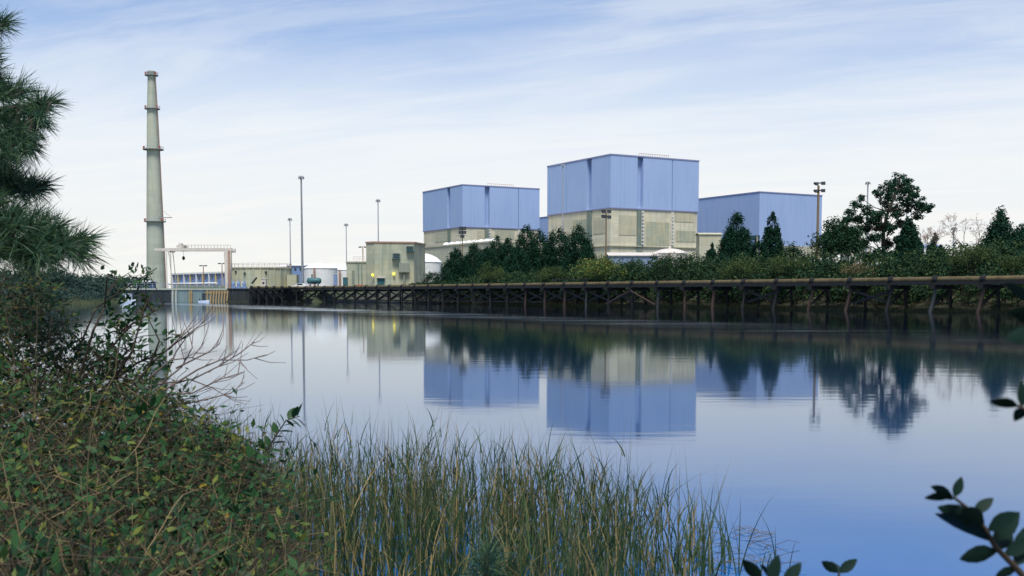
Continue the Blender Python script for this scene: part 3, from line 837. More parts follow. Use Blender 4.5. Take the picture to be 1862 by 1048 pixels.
for k in range(int(L / 0.8)):
    MB().box_axes(a + d * (0.2 + 0.8 * k) - n * 0.15, d * 0.42, n * 0.146, ZUP * (zq + 1.0)).build('sheet_pile', 'sheet_wall', o)
mbw = MB()
mbw.box_axes(V((WB.x, WB.y - 1.3, -0.6)), WC - WB, V((0, 1.2, 0)), ZUP * 0.75)
tag(mbw.build('mud_ledge', 'mud'), 'strip of pale mud at the foot of the sheet pile wall', 'bank', kind='structure')

mb = MB()
for pa, pb in ((WA, WM), (WM, WB), (WB, WC)):
    mb.poly([(pa.x, pa.y + 1.0, zq - .05), (pb.x, pb.y + 1.0, zq - .05), (pb.x, pb.y + 60, GRADE + .02), (pa.x, pa.y + 60, GRADE + .02)])
tag(mb.build('quay_deck', 'concrete_low'), 'flat concrete quay deck behind the intake walls', 'pavement', kind='structure')
# railing along the quay
for lab, pa, pb in (('thin railing along the quay under the chimney', WA, WM), ('thin railing along the top of the intake wall', WM, WB)):
    dd = (pb - pa); L = dd.length; dd.normalize()
    o = thing('railing', lab, 'railing', V((pa.x, pa.y, zq)))
    k = 0.5
    while k < L:
        q = V((pa.x, pa.y + 0.5, zq + 0.35)) + dd * k
        MB().bar(q, q + ZUP * 1.0, 0.06).build('post', 'pole_metal', o); k += 1.6
    for h in (0.5, 1.0):
        q = V((pa.x, pa.y + 0.5, zq + 0.35 + h)); MB().bar(q + dd * .3, q + dd * (L - .3), 0.05).build('rail', 'pole_metal', o)

# ------------------------------------------------------------------ gantry crane
D = 262
def G(u, v, dy=0.0): return P(u, v, D) + V((0, dy, 0))
base = P(350, 520, D); base.z = GRADE
o = thing('gantry_crane', 'white gantry crane straddling the intake beside the chimney', 'crane', base)
zb0, zb1 = G(350, 456.4).z, G(350, 451.4).z
xl, xt, xr = G(305, 454).x, G(280, 452).x, G(421, 454).x
gd = MB()
for y in (D, D + 3.2):
    gd.box_axes((xl - 0.6, y, zb0), (xr - xl + 0.6, 0, 0), (0, 0.7, 0), (0, 0, zb1 - zb0))
    b = len(gd.v)
    pts = [(xl - 0.6, y, zb0), (xl - 0.6, y + 0.7, zb0), (xl - 0.6, y, zb1), (xl - 0.6, y + 0.7, zb1), (xt, y + .1, zb1 - 0.55), (xt, y + 0.6, zb1 - 0.55), (xt, y + .1, zb1 - 0.1), (xt, y + 0.6, zb1 - 0.1)]
    gd.v += pts
    for f in ((0, 1, 5, 4), (2, 6, 7, 3), (0, 4, 6, 2), (1, 3, 7, 5), (4, 5, 7, 6)):
        gd.f.append(tuple(b + i for i in f)); gd.m.append(0)
gd.build('girder', 'cream_paint', o)
MB().box_axes((xr - 0.8, D - .2, zb0 - .25), (0.8, 0, 0), (0, 4.3, 0), (0, 0, 0.24)).build('end_beam', 'cream_paint', o)
MB().box_axes((xl - 0.2, D - .2, zb0 - .25), (0.7, 0, 0), (0, 4.3, 0), (0, 0, 0.24)).build('end_beam', 'cream_paint', o)
for y in (D + 0.1, D + 3.3):
    # stout tapering right legs
    w0, w1 = 0.5, 0.3
    xa = G(411, 480).x
    mb = MB(); b = 0
    mb.v += [(xa - w1, y, GRADE), (xa + w1, y, GRADE), (xa + w1, y + .5, GRADE), (xa - w1, y + .5, GRADE),
             (xa - w0, y, zb0 - .26), (xa + w0, y, zb0 - .26), (xa + w0, y + .5, zb0 - .26), (xa - w0, y + .5, zb0 - .26)]
    for f in ((0, 1, 5, 4), (1, 2, 6, 5), (2, 3, 7, 6), (3, 0, 4, 7), (0, 3, 2, 1), (4, 5, 6, 7)):
        mb.f.append(f); mb.m.append(0)
    mb.build('leg', 'cream_paint', o)
    xs = G(303, 490).x
    MB().bar((xs, y, GRADE), (xs, y, zb0 - .26), 0.17).build('leg', 'cream_paint', o)
    MB().bar((xs + 1.25, y + .2, GRADE), (xs + 0.5, y + .2, zb0 - .26), 0.15).build('leg', 'cream_paint', o)
rl = MB()
for k in range(16):
    x = xl + 3.4 + k * (xr - xl - 3.6) / 15
    rl.bar((x, D - .08, zb1), (x, D - .08, zb1 + 0.7), 0.07)
rl.bar((xl + 3.4, D - .08, zb1 + .7), (xr - .2, D - .08, zb1 + .7), 0.07)
rl.build('railing', 'rust_metal', o)
tx = G(329, 450).x
tr = MB().box((tx - 0.3, D + 1.9, zb1 + 0.35), (1.6, 3.4, 0.69)); tr.box((tx - 0.6, D + 1.9, zb1 + 0.95), (0.7, 1.4, 0.5))
tr = tr.build('trolley', 'cream_paint', o)
MB().bar((tx, D + 1.9, G(329, 466).z), (tx, D + 1.9, zb1), 0.05).build('cable', 'dark_metal', tr)
MB().lathe((tx, D + 1.9, G(329, 473).z), [(0.1, 0), (0.35, 0.25), (0.35, 0.7), (0.15, 0.95)], n=10).build('hook_block', 'dark_metal', tr)
lx = G(417, 480).x
ladder(o, V((lx, D - 0.1, 0)), V((0, -1, 0)) * 0.2, V((1, 0, 0)), GRADE, zb0, 0.4, 0.7, 'rust_metal')

# ------------------------------------------------------------------ intake works: basin, pump house, sheds
c = P(474, 505, 300); c.z = GRADE; r = 55 / F * 300
o = thing('concrete_basin', 'round grey concrete basin with roof rails beside the crane', 'tank', c)
zt = P(474, 489, 300).z
MB().lathe(c, [(r, 0), (r, zt - GRADE)], n=28).build('wall', 'concrete_plain', o)
MB().lathe((c.x, c.y, zt + .002), [(r + 0.2, 0), (r + 0.2, 0.3)], n=28).build('coping', 'concrete_low', o)
for k in range(28):
    a = 2 * math.pi * k / 28
    if math.sin(a) > 0.5: continue
    q = V((c.x + (r + .02) * math.cos(a), c.y + (r + .02) * math.sin(a), GRADE))
    MB().box_axes(q - V((-math.sin(a), math.cos(a), 0)) * .12, V((-math.sin(a), math.cos(a), 0)) * .24, V((math.cos(a), math.sin(a), 0)) * .12, ZUP * (zt - GRADE - .05)).build('rib', 'concrete_plain', o)
rl = MB()
for k in range(36):
    a = 2 * math.pi * k / 36; a2 = 2 * math.pi * (k + 1) / 36
    q = V((c.x + r * math.cos(a), c.y + r * math.sin(a), zt + .3)); q2 = V((c.x + r * math.cos(a2), c.y + r * math.sin(a2), zt + .3))
    rl.bar(q, q + ZUP * 1.0, 0.07); rl.bar(q + ZUP, q2 + ZUP, 0.07)
rl.build('railing', 'rust_metal', o)
for u, v in ((458, 500), (495, 498), (440, 497)):
    q = P(u, v, 300); dx = q.x - c.x; yy = c.y - math.sqrt(max(0.1, r * r - dx * dx))
    MB().lathe((q.x, yy - .1, q.z), [(0.3, 0), (0.3, 0.5)], n=8).build('port', 'dark_recess', o)
c2 = P(533, 510, 296); z2 = P(533, 500, 296).z
tag(MB().box((c2.x, 296, (GRADE + z2) / 2), (2.6, 4, z2 - GRADE)).build('concrete_block', 'concrete_plain'), 'small square concrete block at the right foot of the round basin', 'block')

# concrete pump house: tall block and a lower wing
D = 290
c = P(681, 500, D); zt = P(681, 442, D).z; c.z = GRADE
o = thing('pump_house', 'tall grey concrete pump house with two lit yellow lamps', 'building', c)
PT = math.radians(11); PU = V((math.cos(PT), math.sin(PT), 0)); PV = V((-math.sin(PT), math.cos(PT), 0))
Lr = run_to(V((c.x, c.y, 8)), PU, 753); Lb = run_to(V((c.x, c.y, 8)), V((-1, 0.9, 0)).normalized(), 666)
LV = V((-1, 0.9, 0)).normalized()
mb = MB()
pts = [c, c + PU * Lr, c + PU * Lr + V((2, 12, 0)), c + LV * Lb + V((0, 10, 0)), c + LV * Lb]
bot = [V((p.x, p.y, GRADE)) for p in pts]; top = [V((p.x, p.y, zt)) for p in pts]
for i in range(5): mb.poly([bot[i], bot[(i + 1) % 5], top[(i + 1) % 5], top[i]])
mb.poly(top)
mb.build('wall', 'concrete_plain', o)
mb = MB(); cen = sum((V(p) for p in top), V((0, 0, 0))) / 5
ring = [cen + (p - cen) * 1.03 for p in top]
lo = [V((p.x, p.y, zt + .003)) for p in ring]; hi = [V((p.x, p.y, zt + .4)) for p in ring]
for i in range(5): mb.poly([lo[i], lo[(i + 1) % 5], hi[(i + 1) % 5], hi[i]])
mb.poly(hi); mb.poly(list(reversed(lo)))
mb.build('roof', 'rust_metal', o)
def on_face(u, v): # point on the front face
    s = run_to(V((c.x, c.y, 6)), PU, u); q = c + PU * s; return V((q.x, q.y, P(u, v, q.y).z))
def face_box(name, u0, u1, v0, v1, depth, mat, par=None):
    a, b = on_face(u0, v1), on_face(u1, v1); z1 = on_face(u0, v0).z
    return MB().box_axes(V((a.x, a.y, a.z)) - PV * depth, PU * (b - a).length, PV * (depth - .01), ZUP * (z1 - a.z)).build(name, mat, par or o)
def cage(name, u0, u1, v0, v1, depth):
    a, b = on_face(u0, v1), on_face(u1, v1); z1 = on_face(u0, v0).z; L = (b - a).length; h = z1 - a.z
    mb = MB().box_axes(a - PV * depth, PU * L, PV * (depth - .01), ZUP * 0.18)
    for k in range(6):
        q = a - PV * depth + PU * (L * k / 5); mb.bar(q, q + ZUP * h, 0.07)
    for zz_ in (0.5, 1.0):
        mb.bar(a - PV * depth + ZUP * h * zz_, a - PV * depth + PU * L + ZUP * h * zz_, 0.07)
    for k in (0, 1):
        q = a + PU * (L * k); mb.bar(q - PV * depth + ZUP * h, q + ZUP * h, 0.07)
    return mb.build(name, 'teal_paint', o)
face_box('door', 740, 752, 448, 457, 0.05, 'dark_recess'); cage('balcony', 739, 753, 450, 458, 1.2)
face_box('door', 715, 727, 461, 470, 0.05, 'dark_recess'); cage('balcony', 713, 727.5, 463, 472, 1.2)
hp = face_box('louvre_box', 725, 744, 479, 496, 1.0, 'concrete_wall')
for k in range(7): 
    u0 = 726 + k * 2.5
    face_box('louvre', u0, u0 + 1.1, 480, 495, 1.12, 'concrete_plain', hp)
q = on_face(735, 497); MB().bar(q - PV * 0.4, V((q.x, q.y, GRADE)) - PV * 0.4, 0.5).build('down_pipe', 'concrete_wall', o)
face_box('roller_door', 686, 699, 506, 518, 0.12, 'teal_paint'); face_box('door_hood', 685, 700, 503.5, 506, 0.6, 'cream_paint')
for u, v in ((716, 498),):
    q = on_face(u, v) - PV * 0.5
    MB().lathe(q - ZUP * .35, [(0.15, 0), (0.3, 0.15), (0.3, 0.5), (0.15, 0.6)], n=10).build('lamp', 'yellow_lamp', o)
q = c + LV * 0.2; q = V((q.x - .3, q.y - .6, P(680, 500, q.y).z))
MB().lathe(q - ZUP * .35, [(0.15, 0), (0.3, 0.15), (0.3, 0.5), (0.15, 0.6)], n=10).build('lamp', 'yellow_lamp', o)
# lower wing
cw_ = P(668, 500, D + 1.5); zw = P(668, 477, D).z
w0 = P(631, 500, D + 4).x
wg = MB().box_axes((w0, D + 3, GRADE), (cw_.x - w0 + 1.6, 0, 0), (0, 9, 0), (0, 0, zw - GRADE)).build('wing', 'concrete_plain', o)
MB().box_axes((w0 - .2, D + 2.8, zw + .003), (cw_.x - w0 + .6, 0, 0), (0, 9.4, 0), (0, 0, 0.3)).build('roof_edge', 'concrete_low', wg)
for u0, u1 in ((640, 645), (651, 653), (657, 659)):
    xa, xb = P(u0, 500, D + 3).x, P(u1, 500, D + 3).x
    MB().box_axes((xa, D + 2.85, GRADE), (xb - xa, 0, 0), (0, .14, 0), (0, 0, (zw - GRADE) * (0.7 if u0 == 640 else 0.98))).build('door' if u0 == 640 else 'pilaster', 'concrete_wall', wg)
rl = MB()
for k in range(8):
    x = P(641 + 3 * k, 477, D + 3).x; rl.bar((x, D + 4, zw + .3), (x, D + 4, zw + 1.6), .07)
rl.bar((P(641, 477, D + 3).x, D + 4, zw + 1.6), (P(662, 477, D + 3).x, D + 4, zw + 1.6), .07); rl.bar((P(641, 477, D + 3).x, D + 4, zw + 1.0), (P(662, 477, D + 3).x, D + 4, zw + 1.0), .07)
rl.build('roof_railing', 'cream_paint', wg)
# orange barrier rails in front
for lab, u0, u1 in (('orange red barrier rail left of the pump house corner', 648, 661), ('orange red barrier rail before the pump house front', 714, 738)):
    a, b = P(u0, 516, 284), P(u1, 516, 284)
    bo = thing('barrier', lab, 'barrier', V((a.x, a.y, GRADE)))
    for zc in (0.45, 0.95): MB().bar(V((a.x, a.y, GRADE + zc)), V((b.x, b.y, GRADE + zc)), 0.16).build('rail', 'red_paint', bo)
    n = int((u1 - u0) / 4) + 1
    for k in range(n + 1):
        x = a.x + (b.x - a.x) * k / n; MB().bar((x, a.y + .1, GRADE), (x, a.y + .1, GRADE + 1.1), 0.1).build('post', 'rust_metal', bo)

# blue stair house behind the basin, white long roof
a, b = P(522, 500, 372), P(556, 500, 372); zt = P(540, 484, 372).z
o = thing('stair_house', 'blue painted block with two small windows behind the round basin', 'building', V((a.x, 372, GRADE)))
MB().box_axes((a.x, 372, GRADE), (b.x - a.x, 0, 0), (0, 8, 0), (0, 0, zt - GRADE)).build('wall', 'blue_paint', o)
MB().box_axes((a.x - .3, 371.7, zt + .003), (b.x - a.x + .6, 0, 0), (0, 8.6, 0), (0, 0, .4)).build('roof', 'white_paint', o)
for u in (537, 547):
    q = P(u, 490, 372); MB().box((q.x, 371.97, q.z), (0.8, 0.1, 0.9)).build('window', 'glass', o)
shed('long low blue hall with pale roof behind the white tanks', 505, 700, 486, 481.5, 440, 30, name='hall', cat='building')
# blue pipe rack hall behind the crane
o = thing('pipe_hall', 'long blue hall with yellow columns seen under the crane girder', 'building', P(360, 520, 420) * 1.0)
a, b = P(312, 506, 430), P(415, 500, 395); z0a, z0b = a.z, b.z
dd = V((b.x - a.x, b.y - a.y, 0)); L = dd.length; dd.normalize(); nn = V((-dd.y, dd.x, 0))
zt = 9.2
MB().box_axes(V((a.x, a.y, GRADE)), dd * L, nn * 14, ZUP * (zt - GRADE)).build('wall', 'blue_paint', o)
MB().box_axes(V((a.x, a.y, zt + .003)) - nn * .5, dd * L, nn * 15, ZUP * .6).build('roof', 'white_paint', o)
for k in range(9):
    MB().box_axes(V((a.x, a.y, GRADE)) + dd * (1 + k * L / 9) - nn * .5, dd * .4, nn * .45, ZUP * (zt - GRADE)).build('column', 'yellow_paint' if k % 2 else 'white_paint', o)
for k in range(8):
    MB().box_axes(V((a.x, a.y, zt - 1.9)) + dd * (2.2 + k * L / 9) - nn * .1, dd * 1.2, nn * .09, ZUP * 1.2).build('window', 'glass', o)
MB().tube([V((a.x, a.y, 5.6)) - nn * 2.5 + dd * 3, V((a.x, a.y, 5.6)) - nn * 2.5 + dd * (L - 4)], 0.35, n=8).build('steam_pipe', 'white_paint', o)
# low grass-green dyke in front of it
mb = MB()
mb.box_axes(V((P(318, 520, 300).x, 300, GRADE - .2)), V((P(412, 520, 300).x - P(318, 520, 300).x, 0, 0)), V((0, 4, 0)), ZUP * 1.3)
tag(mb.build('parapet', 'concrete_wall'), 'low grey parapet behind the intake wall under the crane', 'wall')
# blue pump sets
for k, (u, lab) in enumerate(((424, 'blue pump set nearest the crane leg'), (434, 'middle of the three blue pump sets before the basin'), (444, 'blue pump set right of its two twins before the basin'))):
    q = P(u, 515, 286); q.z = GRADE
    o = thing('pump_set', lab, 'pump', q, 'blue pump sets on the quay')
    MB().box(q + ZUP * .3, (1.3, 1.0, .6)).build('skid', 'blue_paint', o)
    MB().lathe(q + ZUP * .6, [(.42, 0), (.42, .8), (.3, 1.1), (.18, 1.5)], n=12).build('motor', 'blue_paint', o)
    MB().tube([q + V((-.6, 0, .5)), q + V((-.6, 0, 1.6)), q + V((-.2, 0, 1.9))], .13, n=8).build('pipe', 'white_paint', o)
# conveyor stair
q = P(458, 516, 288); q2 = P(467, 505, 288)
o = thing('stair', 'dark sloping stair leaning against the round basin', 'stair', V((q.x, q.y, GRADE)))
for y in (287.6, 288.4): MB().bar((q.x, y, q.z), (q2.x, y, q2.z), .14, .3).build('stringer', 'dark_metal', o)
for k in range(8):
    f = (k + .5) / 8; MB().box((q.x + (q2.x - q.x) * f, 288, q.z + (q2.z - q.z) * f), (.3, .7, .06)).build('tread', 'dark_metal', o)
for (u0, u1, v0, lab) in ((475, 483, 508, 'small white cabin on the quay before the round basin'),):
    a, b = P(u0, 515, 280), P(u1, 515, 280); zt = P(u0, v0, 280).z
    o = thing('cabin', lab, 'cabin', V((a.x, 280, GRADE)))
    MB().box_axes((a.x, 280, GRADE), (b.x - a.x, 0, 0), (0, 1.5, 0), (0, 0, zt - GRADE)).build('wall', 'cream_paint', o)
    MB().box_axes((a.x - .1, 279.9, zt + .002), (b.x - a.x + .2, 0, 0), (0, 1.7, 0), (0, 0, .12)).build('roof', 'white_paint', o)
    MB().box((a.x + .55, 279.97, (GRADE + zt) / 2 + .3), (.5, .05, .5)).build('window', 'glass', o)
q = P(571, 512, 284); q.z = GRADE
o = thing('horizontal_tank', 'dark teal horizontal cylinder tank on saddles before the white tank', 'tank', q)
zc = P(571, 511, 284).z
mb = MB(); xs_ = [-1.9, -1.75, -1.4, 1.4, 1.75, 1.9]; rs_ = [.2, .6, .8, .8, .6, .2]
mb.tube([(q.x + x, q.y, zc) for x in xs_], rs_, n=16).build('vessel', 'teal_paint', o, smooth=True)
for x in (-1, 1): MB().box((q.x + x, q.y, (GRADE + zc - .6) / 2), (.3, 1.2, zc - .6 - GRADE)).build('saddle', 'grey_metal', o)
MB().lathe((q.x - .5, q.y, zc + .7), [(.15, 0), (.15, .7), (.3, .75), (.3, .9)], n=8).build('nozzle', 'dark_metal', o)
q = P(610, 508, 286); zt = P(610, 499.5, 286).z; q.z = GRADE
o = thing('booth', 'narrow blue booth left of the pump house wing', 'booth', q)
MB().box((q.x, q.y, (GRADE + zt) / 2), (.85, .85, zt - GRADE)).build('wall', 'blue_paint', o)
MB().box((q.x, q.y, zt + .05), (1.0, 1.0, .1)).build('roof', 'white_paint', o)
MB().box((q.x + .05, q.y - .43, GRADE + .95), (.55, .04, 1.8)).build('door', 'trim', o)
q = P(628, 512, 286); zt = P(628, 505, 286).z; q.z = GRADE
o = thing('kiosk', 'small dark kiosk with pale sides against the pump house wing', 'kiosk', q)
MB().box((q.x, q.y, (GRADE + zt) / 2), (1.1, 1.1, zt - GRADE)).build('wall', 'teal_paint', o)
MB().box((q.x, q.y, zt + .05), (1.3, 1.3, .1)).build('roof', 'concrete_low', o)
# parked white car
q = P(546, 516, 282); q.z = GRADE
o = thing('parked_car', 'pale parked car beside the mast on the quay', 'car', q)
prof2 = [(-2.1, .35), (-2.1, .8), (-1.3, .95), (-.8, 1.42), (.7, 1.45), (1.4, 1.0), (2.1, .9), (2.15, .4)]
mb = MB(); k = len(prof2)
mb.v = [(q.x + x, q.y - .8, GRADE + z) for x, z in prof2] + [(q.x + x, q.y + .8, GRADE + z) for x, z in prof2]
mb.f = [tuple(range(k)), tuple(reversed(range(k, 2 * k)))] + [(i, k + i, k + (i + 1) % k, (i + 1) % k) for i in range(k)]; mb.m = [0] * len(mb.f)
mb.build('body', 'white_paint', o)
for x in (-1.35, 1.35):
    for y in (-.78, .78):
        MB().tube([(q.x + x, q.y + y - .1, GRADE + .34), (q.x + x, q.y + y + .1, GRADE + .34)], .34, n=12).build('wheel', 'dark_metal', o)
MB().box((q.x, q.y - .81, GRADE + 1.18), (1.4, .03, .36)).build('window', 'glass', o)
# blue shed left of chimney
shed('low blue shed left of the chimney foot', 250, 268, 515, 512.5, 330, 8, wall='blue_paint', roof='white_paint')

# ------------------------------------------------------------------ boats
def boat(label, u, D, Lb, cabin):
    q = P(u, 550, D); q.z = 0.0
    o = thing('boat', label, 'boat', q)
    mb = MB(); secs = []
    for x, hw, zk, zg in ((-.5, .34, -.1, .32), (-.2, .42, -.14, .33), (.2, .40, -.14, .37), (.42, .2, -.1, .43), (.5, .03, .1, .47)):
        secs.append([(q.x + x * Lb, q.y - hw * Lb * .42, zg * Lb * .5), (q.x + x * Lb, q.y - hw * Lb * .3, zk * Lb * .5), (q.x + x * Lb, q.y + hw * Lb * .3, zk * Lb * .5), (q.x + x * Lb, q.y + hw * Lb * .42, zg * Lb * .5)])
    for s in secs: mb.v += s
    for i in range(4):
        for j in range(3):
            mb.f.append((i * 4 + j, (i + 1) * 4 + j, (i + 1) * 4 + j + 1, i * 4 + j + 1)); mb.m.append(0)
        mb.f.append((i * 4, i * 4 + 3, (i + 1) * 4 + 3, (i + 1) * 4)); mb.m.append(0)
    mb.f.append((0, 1, 2, 3)); mb.m.append(0)
    mb.build('hull', 'white_paint', o)
    if cabin:
        zc = .17 * Lb
        MB().box((q.x - .05 * Lb, q.y, zc + .19 * Lb), (.55 * Lb, .28 * Lb, .38 * Lb)).build('cabin', 'white_paint', o)
        MB().box((q.x - .05 * Lb, q.y, zc + .40 * Lb), (.63 * Lb, .34 * Lb, .04 * Lb)).build('roof', 'cream_paint', o)
        for x in (-.2, .08):
            MB().box((q.x + x * Lb, q.y - .145 * Lb, zc + .24 * Lb), (.14 * Lb, .02, .13 * Lb)).build('window', 'glass', o)
    else:
        MB().box((q.x - .4 * Lb, q.y, .22 * Lb), (.1 * Lb, .14 * Lb, .2 * Lb)).build('outboard_motor', 'dark_metal', o)
        MB().box((q.x, q.y, .14 * Lb), (.12 * Lb, .3 * Lb, .05 * Lb)).build('thwart', 'cream_paint', o)
boat('white cabin boat moored below the chimney behind the shrub', 233, 214, 3.0, True)
boat('small open white boat moored at the intake wall', 371, 226, 2.2, False)

# ------------------------------------------------------------------ masts and floodlights
def mast(label, u, vt, D, r, head='disc', mat='pole_metal', group='tall light masts'):
    q = P(u, (vt + 520) / 2, D); zt = P(u, vt, D).z; q.z = GRADE
    o = thing('light_mast', label, 'light mast', q, group)
    MB().tube([q, (q.x, q.y, zt)], [r, r * .6], n=10).build('pole', mat, o, smooth=True)
    MB().lathe(q, [(r * 2, 0), (r * 2, .1), (r * 1.3, .3)], n=12).build('base', 'grey_metal', o)
    w = .42 + r
    h = MB().lathe((q.x, q.y, zt), [(w * .4, -.25), (w, -.1), (w, .15), (w * .5, .4)], n=14).build('lamp_ring', 'grey_metal', o)
    for k in range(6):
        a = k * math.pi / 3; MB().box((q.x + w * math.cos(a), q.y + w * math.sin(a), zt - .28), (.3, .3, .26), a).build('lamp', 'lamp_glass', h)
mast('slim mast with round lamp head, second of the two left of the white tank', 528, 399, 350, .22)
mast('thickest and tallest light mast rising beside the blue stair house', 549, 323, 285, .33, mat='grey_metal')
mast('slim short mast standing left of the concrete pump house', 630, 409, 350, .2)
mast('mast rising from behind the roof of the concrete pump house', 688, 365, 330, .24)
mast('pale mast left of the tall pine crown', 1576, 333, 330, .32)
mast('pale mast half hidden by the right side of the pine', 1647, 375, 330, .34)
mast('thin pale mast in front of the taller reactor, near its left edge', 1023, 301, 420, .24)
mast('short stub mast between the small bare tree and the bare crown', 1733, 416, 300, .3)
def twin(label, u, vt, vb, D):
    q = P(u, vb, D); zt = P(u, vt, D).z; q.z = GRADE
    o = thing('twin_lamp_post', label, 'lamp post', q, 'twin headed lamp posts')
    MB().tube([q, (q.x, q.y, zt)], .14, n=8).build('pole', 'rust_metal', o)
    MB().bar((q.x - .9, q.y, zt), (q.x + .9, q.y, zt), .15).build('arm', 'grey_metal', o)
    for s in (-.75, .75): MB().box((q.x + s, q.y - .1, zt - .1), (.75, .6, .3)).build('lamp_head', 'dark_metal', o)
twin('twin headed lamp post under the middle of the crane girder', 370, 483, 502, 330)
twin('twin headed lamp post close to the crane right leg', 404, 479, 502, 330)
twin('twin headed lamp post on the left shoulder of the pump house', 660, 449, 476, 300)
def flood(label, u, vt, vb, D, heads, r=.16):
    q = P(u, (vt + vb) / 2, D); zt = P(u, vt, D).z; q.z = 2.6
    o = thing('floodlight_pole', label, 'floodlight pole', q, 'wooden floodlight poles')
    MB().tube([q, (q.x, q.y, zt)], [r, r * .75], n=10).build('pole', 'wood_pole', o, smooth=True)
    k = D / F
    ys = sorted(set(h[1] for h in heads))
    for yv in ys:
        MB().bar((q.x - 9 * k, q.y - r, zt + yv * k), (q.x + 9 * k, q.y - r, zt + yv * k), .1).build('crossarm', 'dark_metal', o)
    for hx, hy, tilt in heads:
        s = 3.7 * k
        p = V((q.x + hx * k, q.y - r - .3, zt + hy * k))
        mb = MB(); ax = V((math.cos(tilt), math.sin(tilt), 0)); ay = V((-math.sin(tilt), math.cos(tilt), 0)); az = V((0, 0, 1))
        fr = [p - ay * .35 + ax * sx * s + az * sz * s - az * .15 for sx, sz in ((-1, -.8), (1, -.8), (1, .8), (-1, .8))]
        bk = [p + ay * .3 + ax * sx * s * .5 + az * sz * s * .5 for sx, sz in ((-1, -.8), (1, -.8), (1, .8), (-1, .8))]
        mb.poly(fr); mb.poly(list(reversed(bk)))
        for i in range(4): mb.poly([fr[i], bk[i], bk[(i + 1) % 4], fr[(i + 1) % 4]])
        h = mb.build('lamp_head', 'dark_metal', o)
        g = [p - ay * .37 + ax * sx * s * .8 + az * sz * s * .8 - az * .15 for sx, sz in ((-1, -.8), (1, -.8), (1, .8), (-1, .8))]
        MB().poly(g) if False else None
        gm = MB(); gm.poly(g); gm.build('lens', 'glass', h)
H4 = [(-7, 4, .5), (7, 5, -.3), (-7, -9, .4), (7, -8, -.3)]
flood('wooden floodlight pole with four lamps before the taller reactor', 1102, 387, 470, 200, [(-6, 3, .6), (6, 3, -.3), (-6, -6, .5), (6, -7, -.3)], .17)
flood('tallest wooden floodlight pole with four lamps before the turbine hall', 1487, 338, 475, 185, H4, .24)
flood('wooden floodlight pole before the farther reactor above the dark cedars', 841, 417, 465, 290, [(-4, 2, .5), (4, 2, -.3), (-4, -5, .4), (4, -5, -.3), (0, -12, 0)], .16)
# small vent mast far right
q = P(1768, 452, 300)

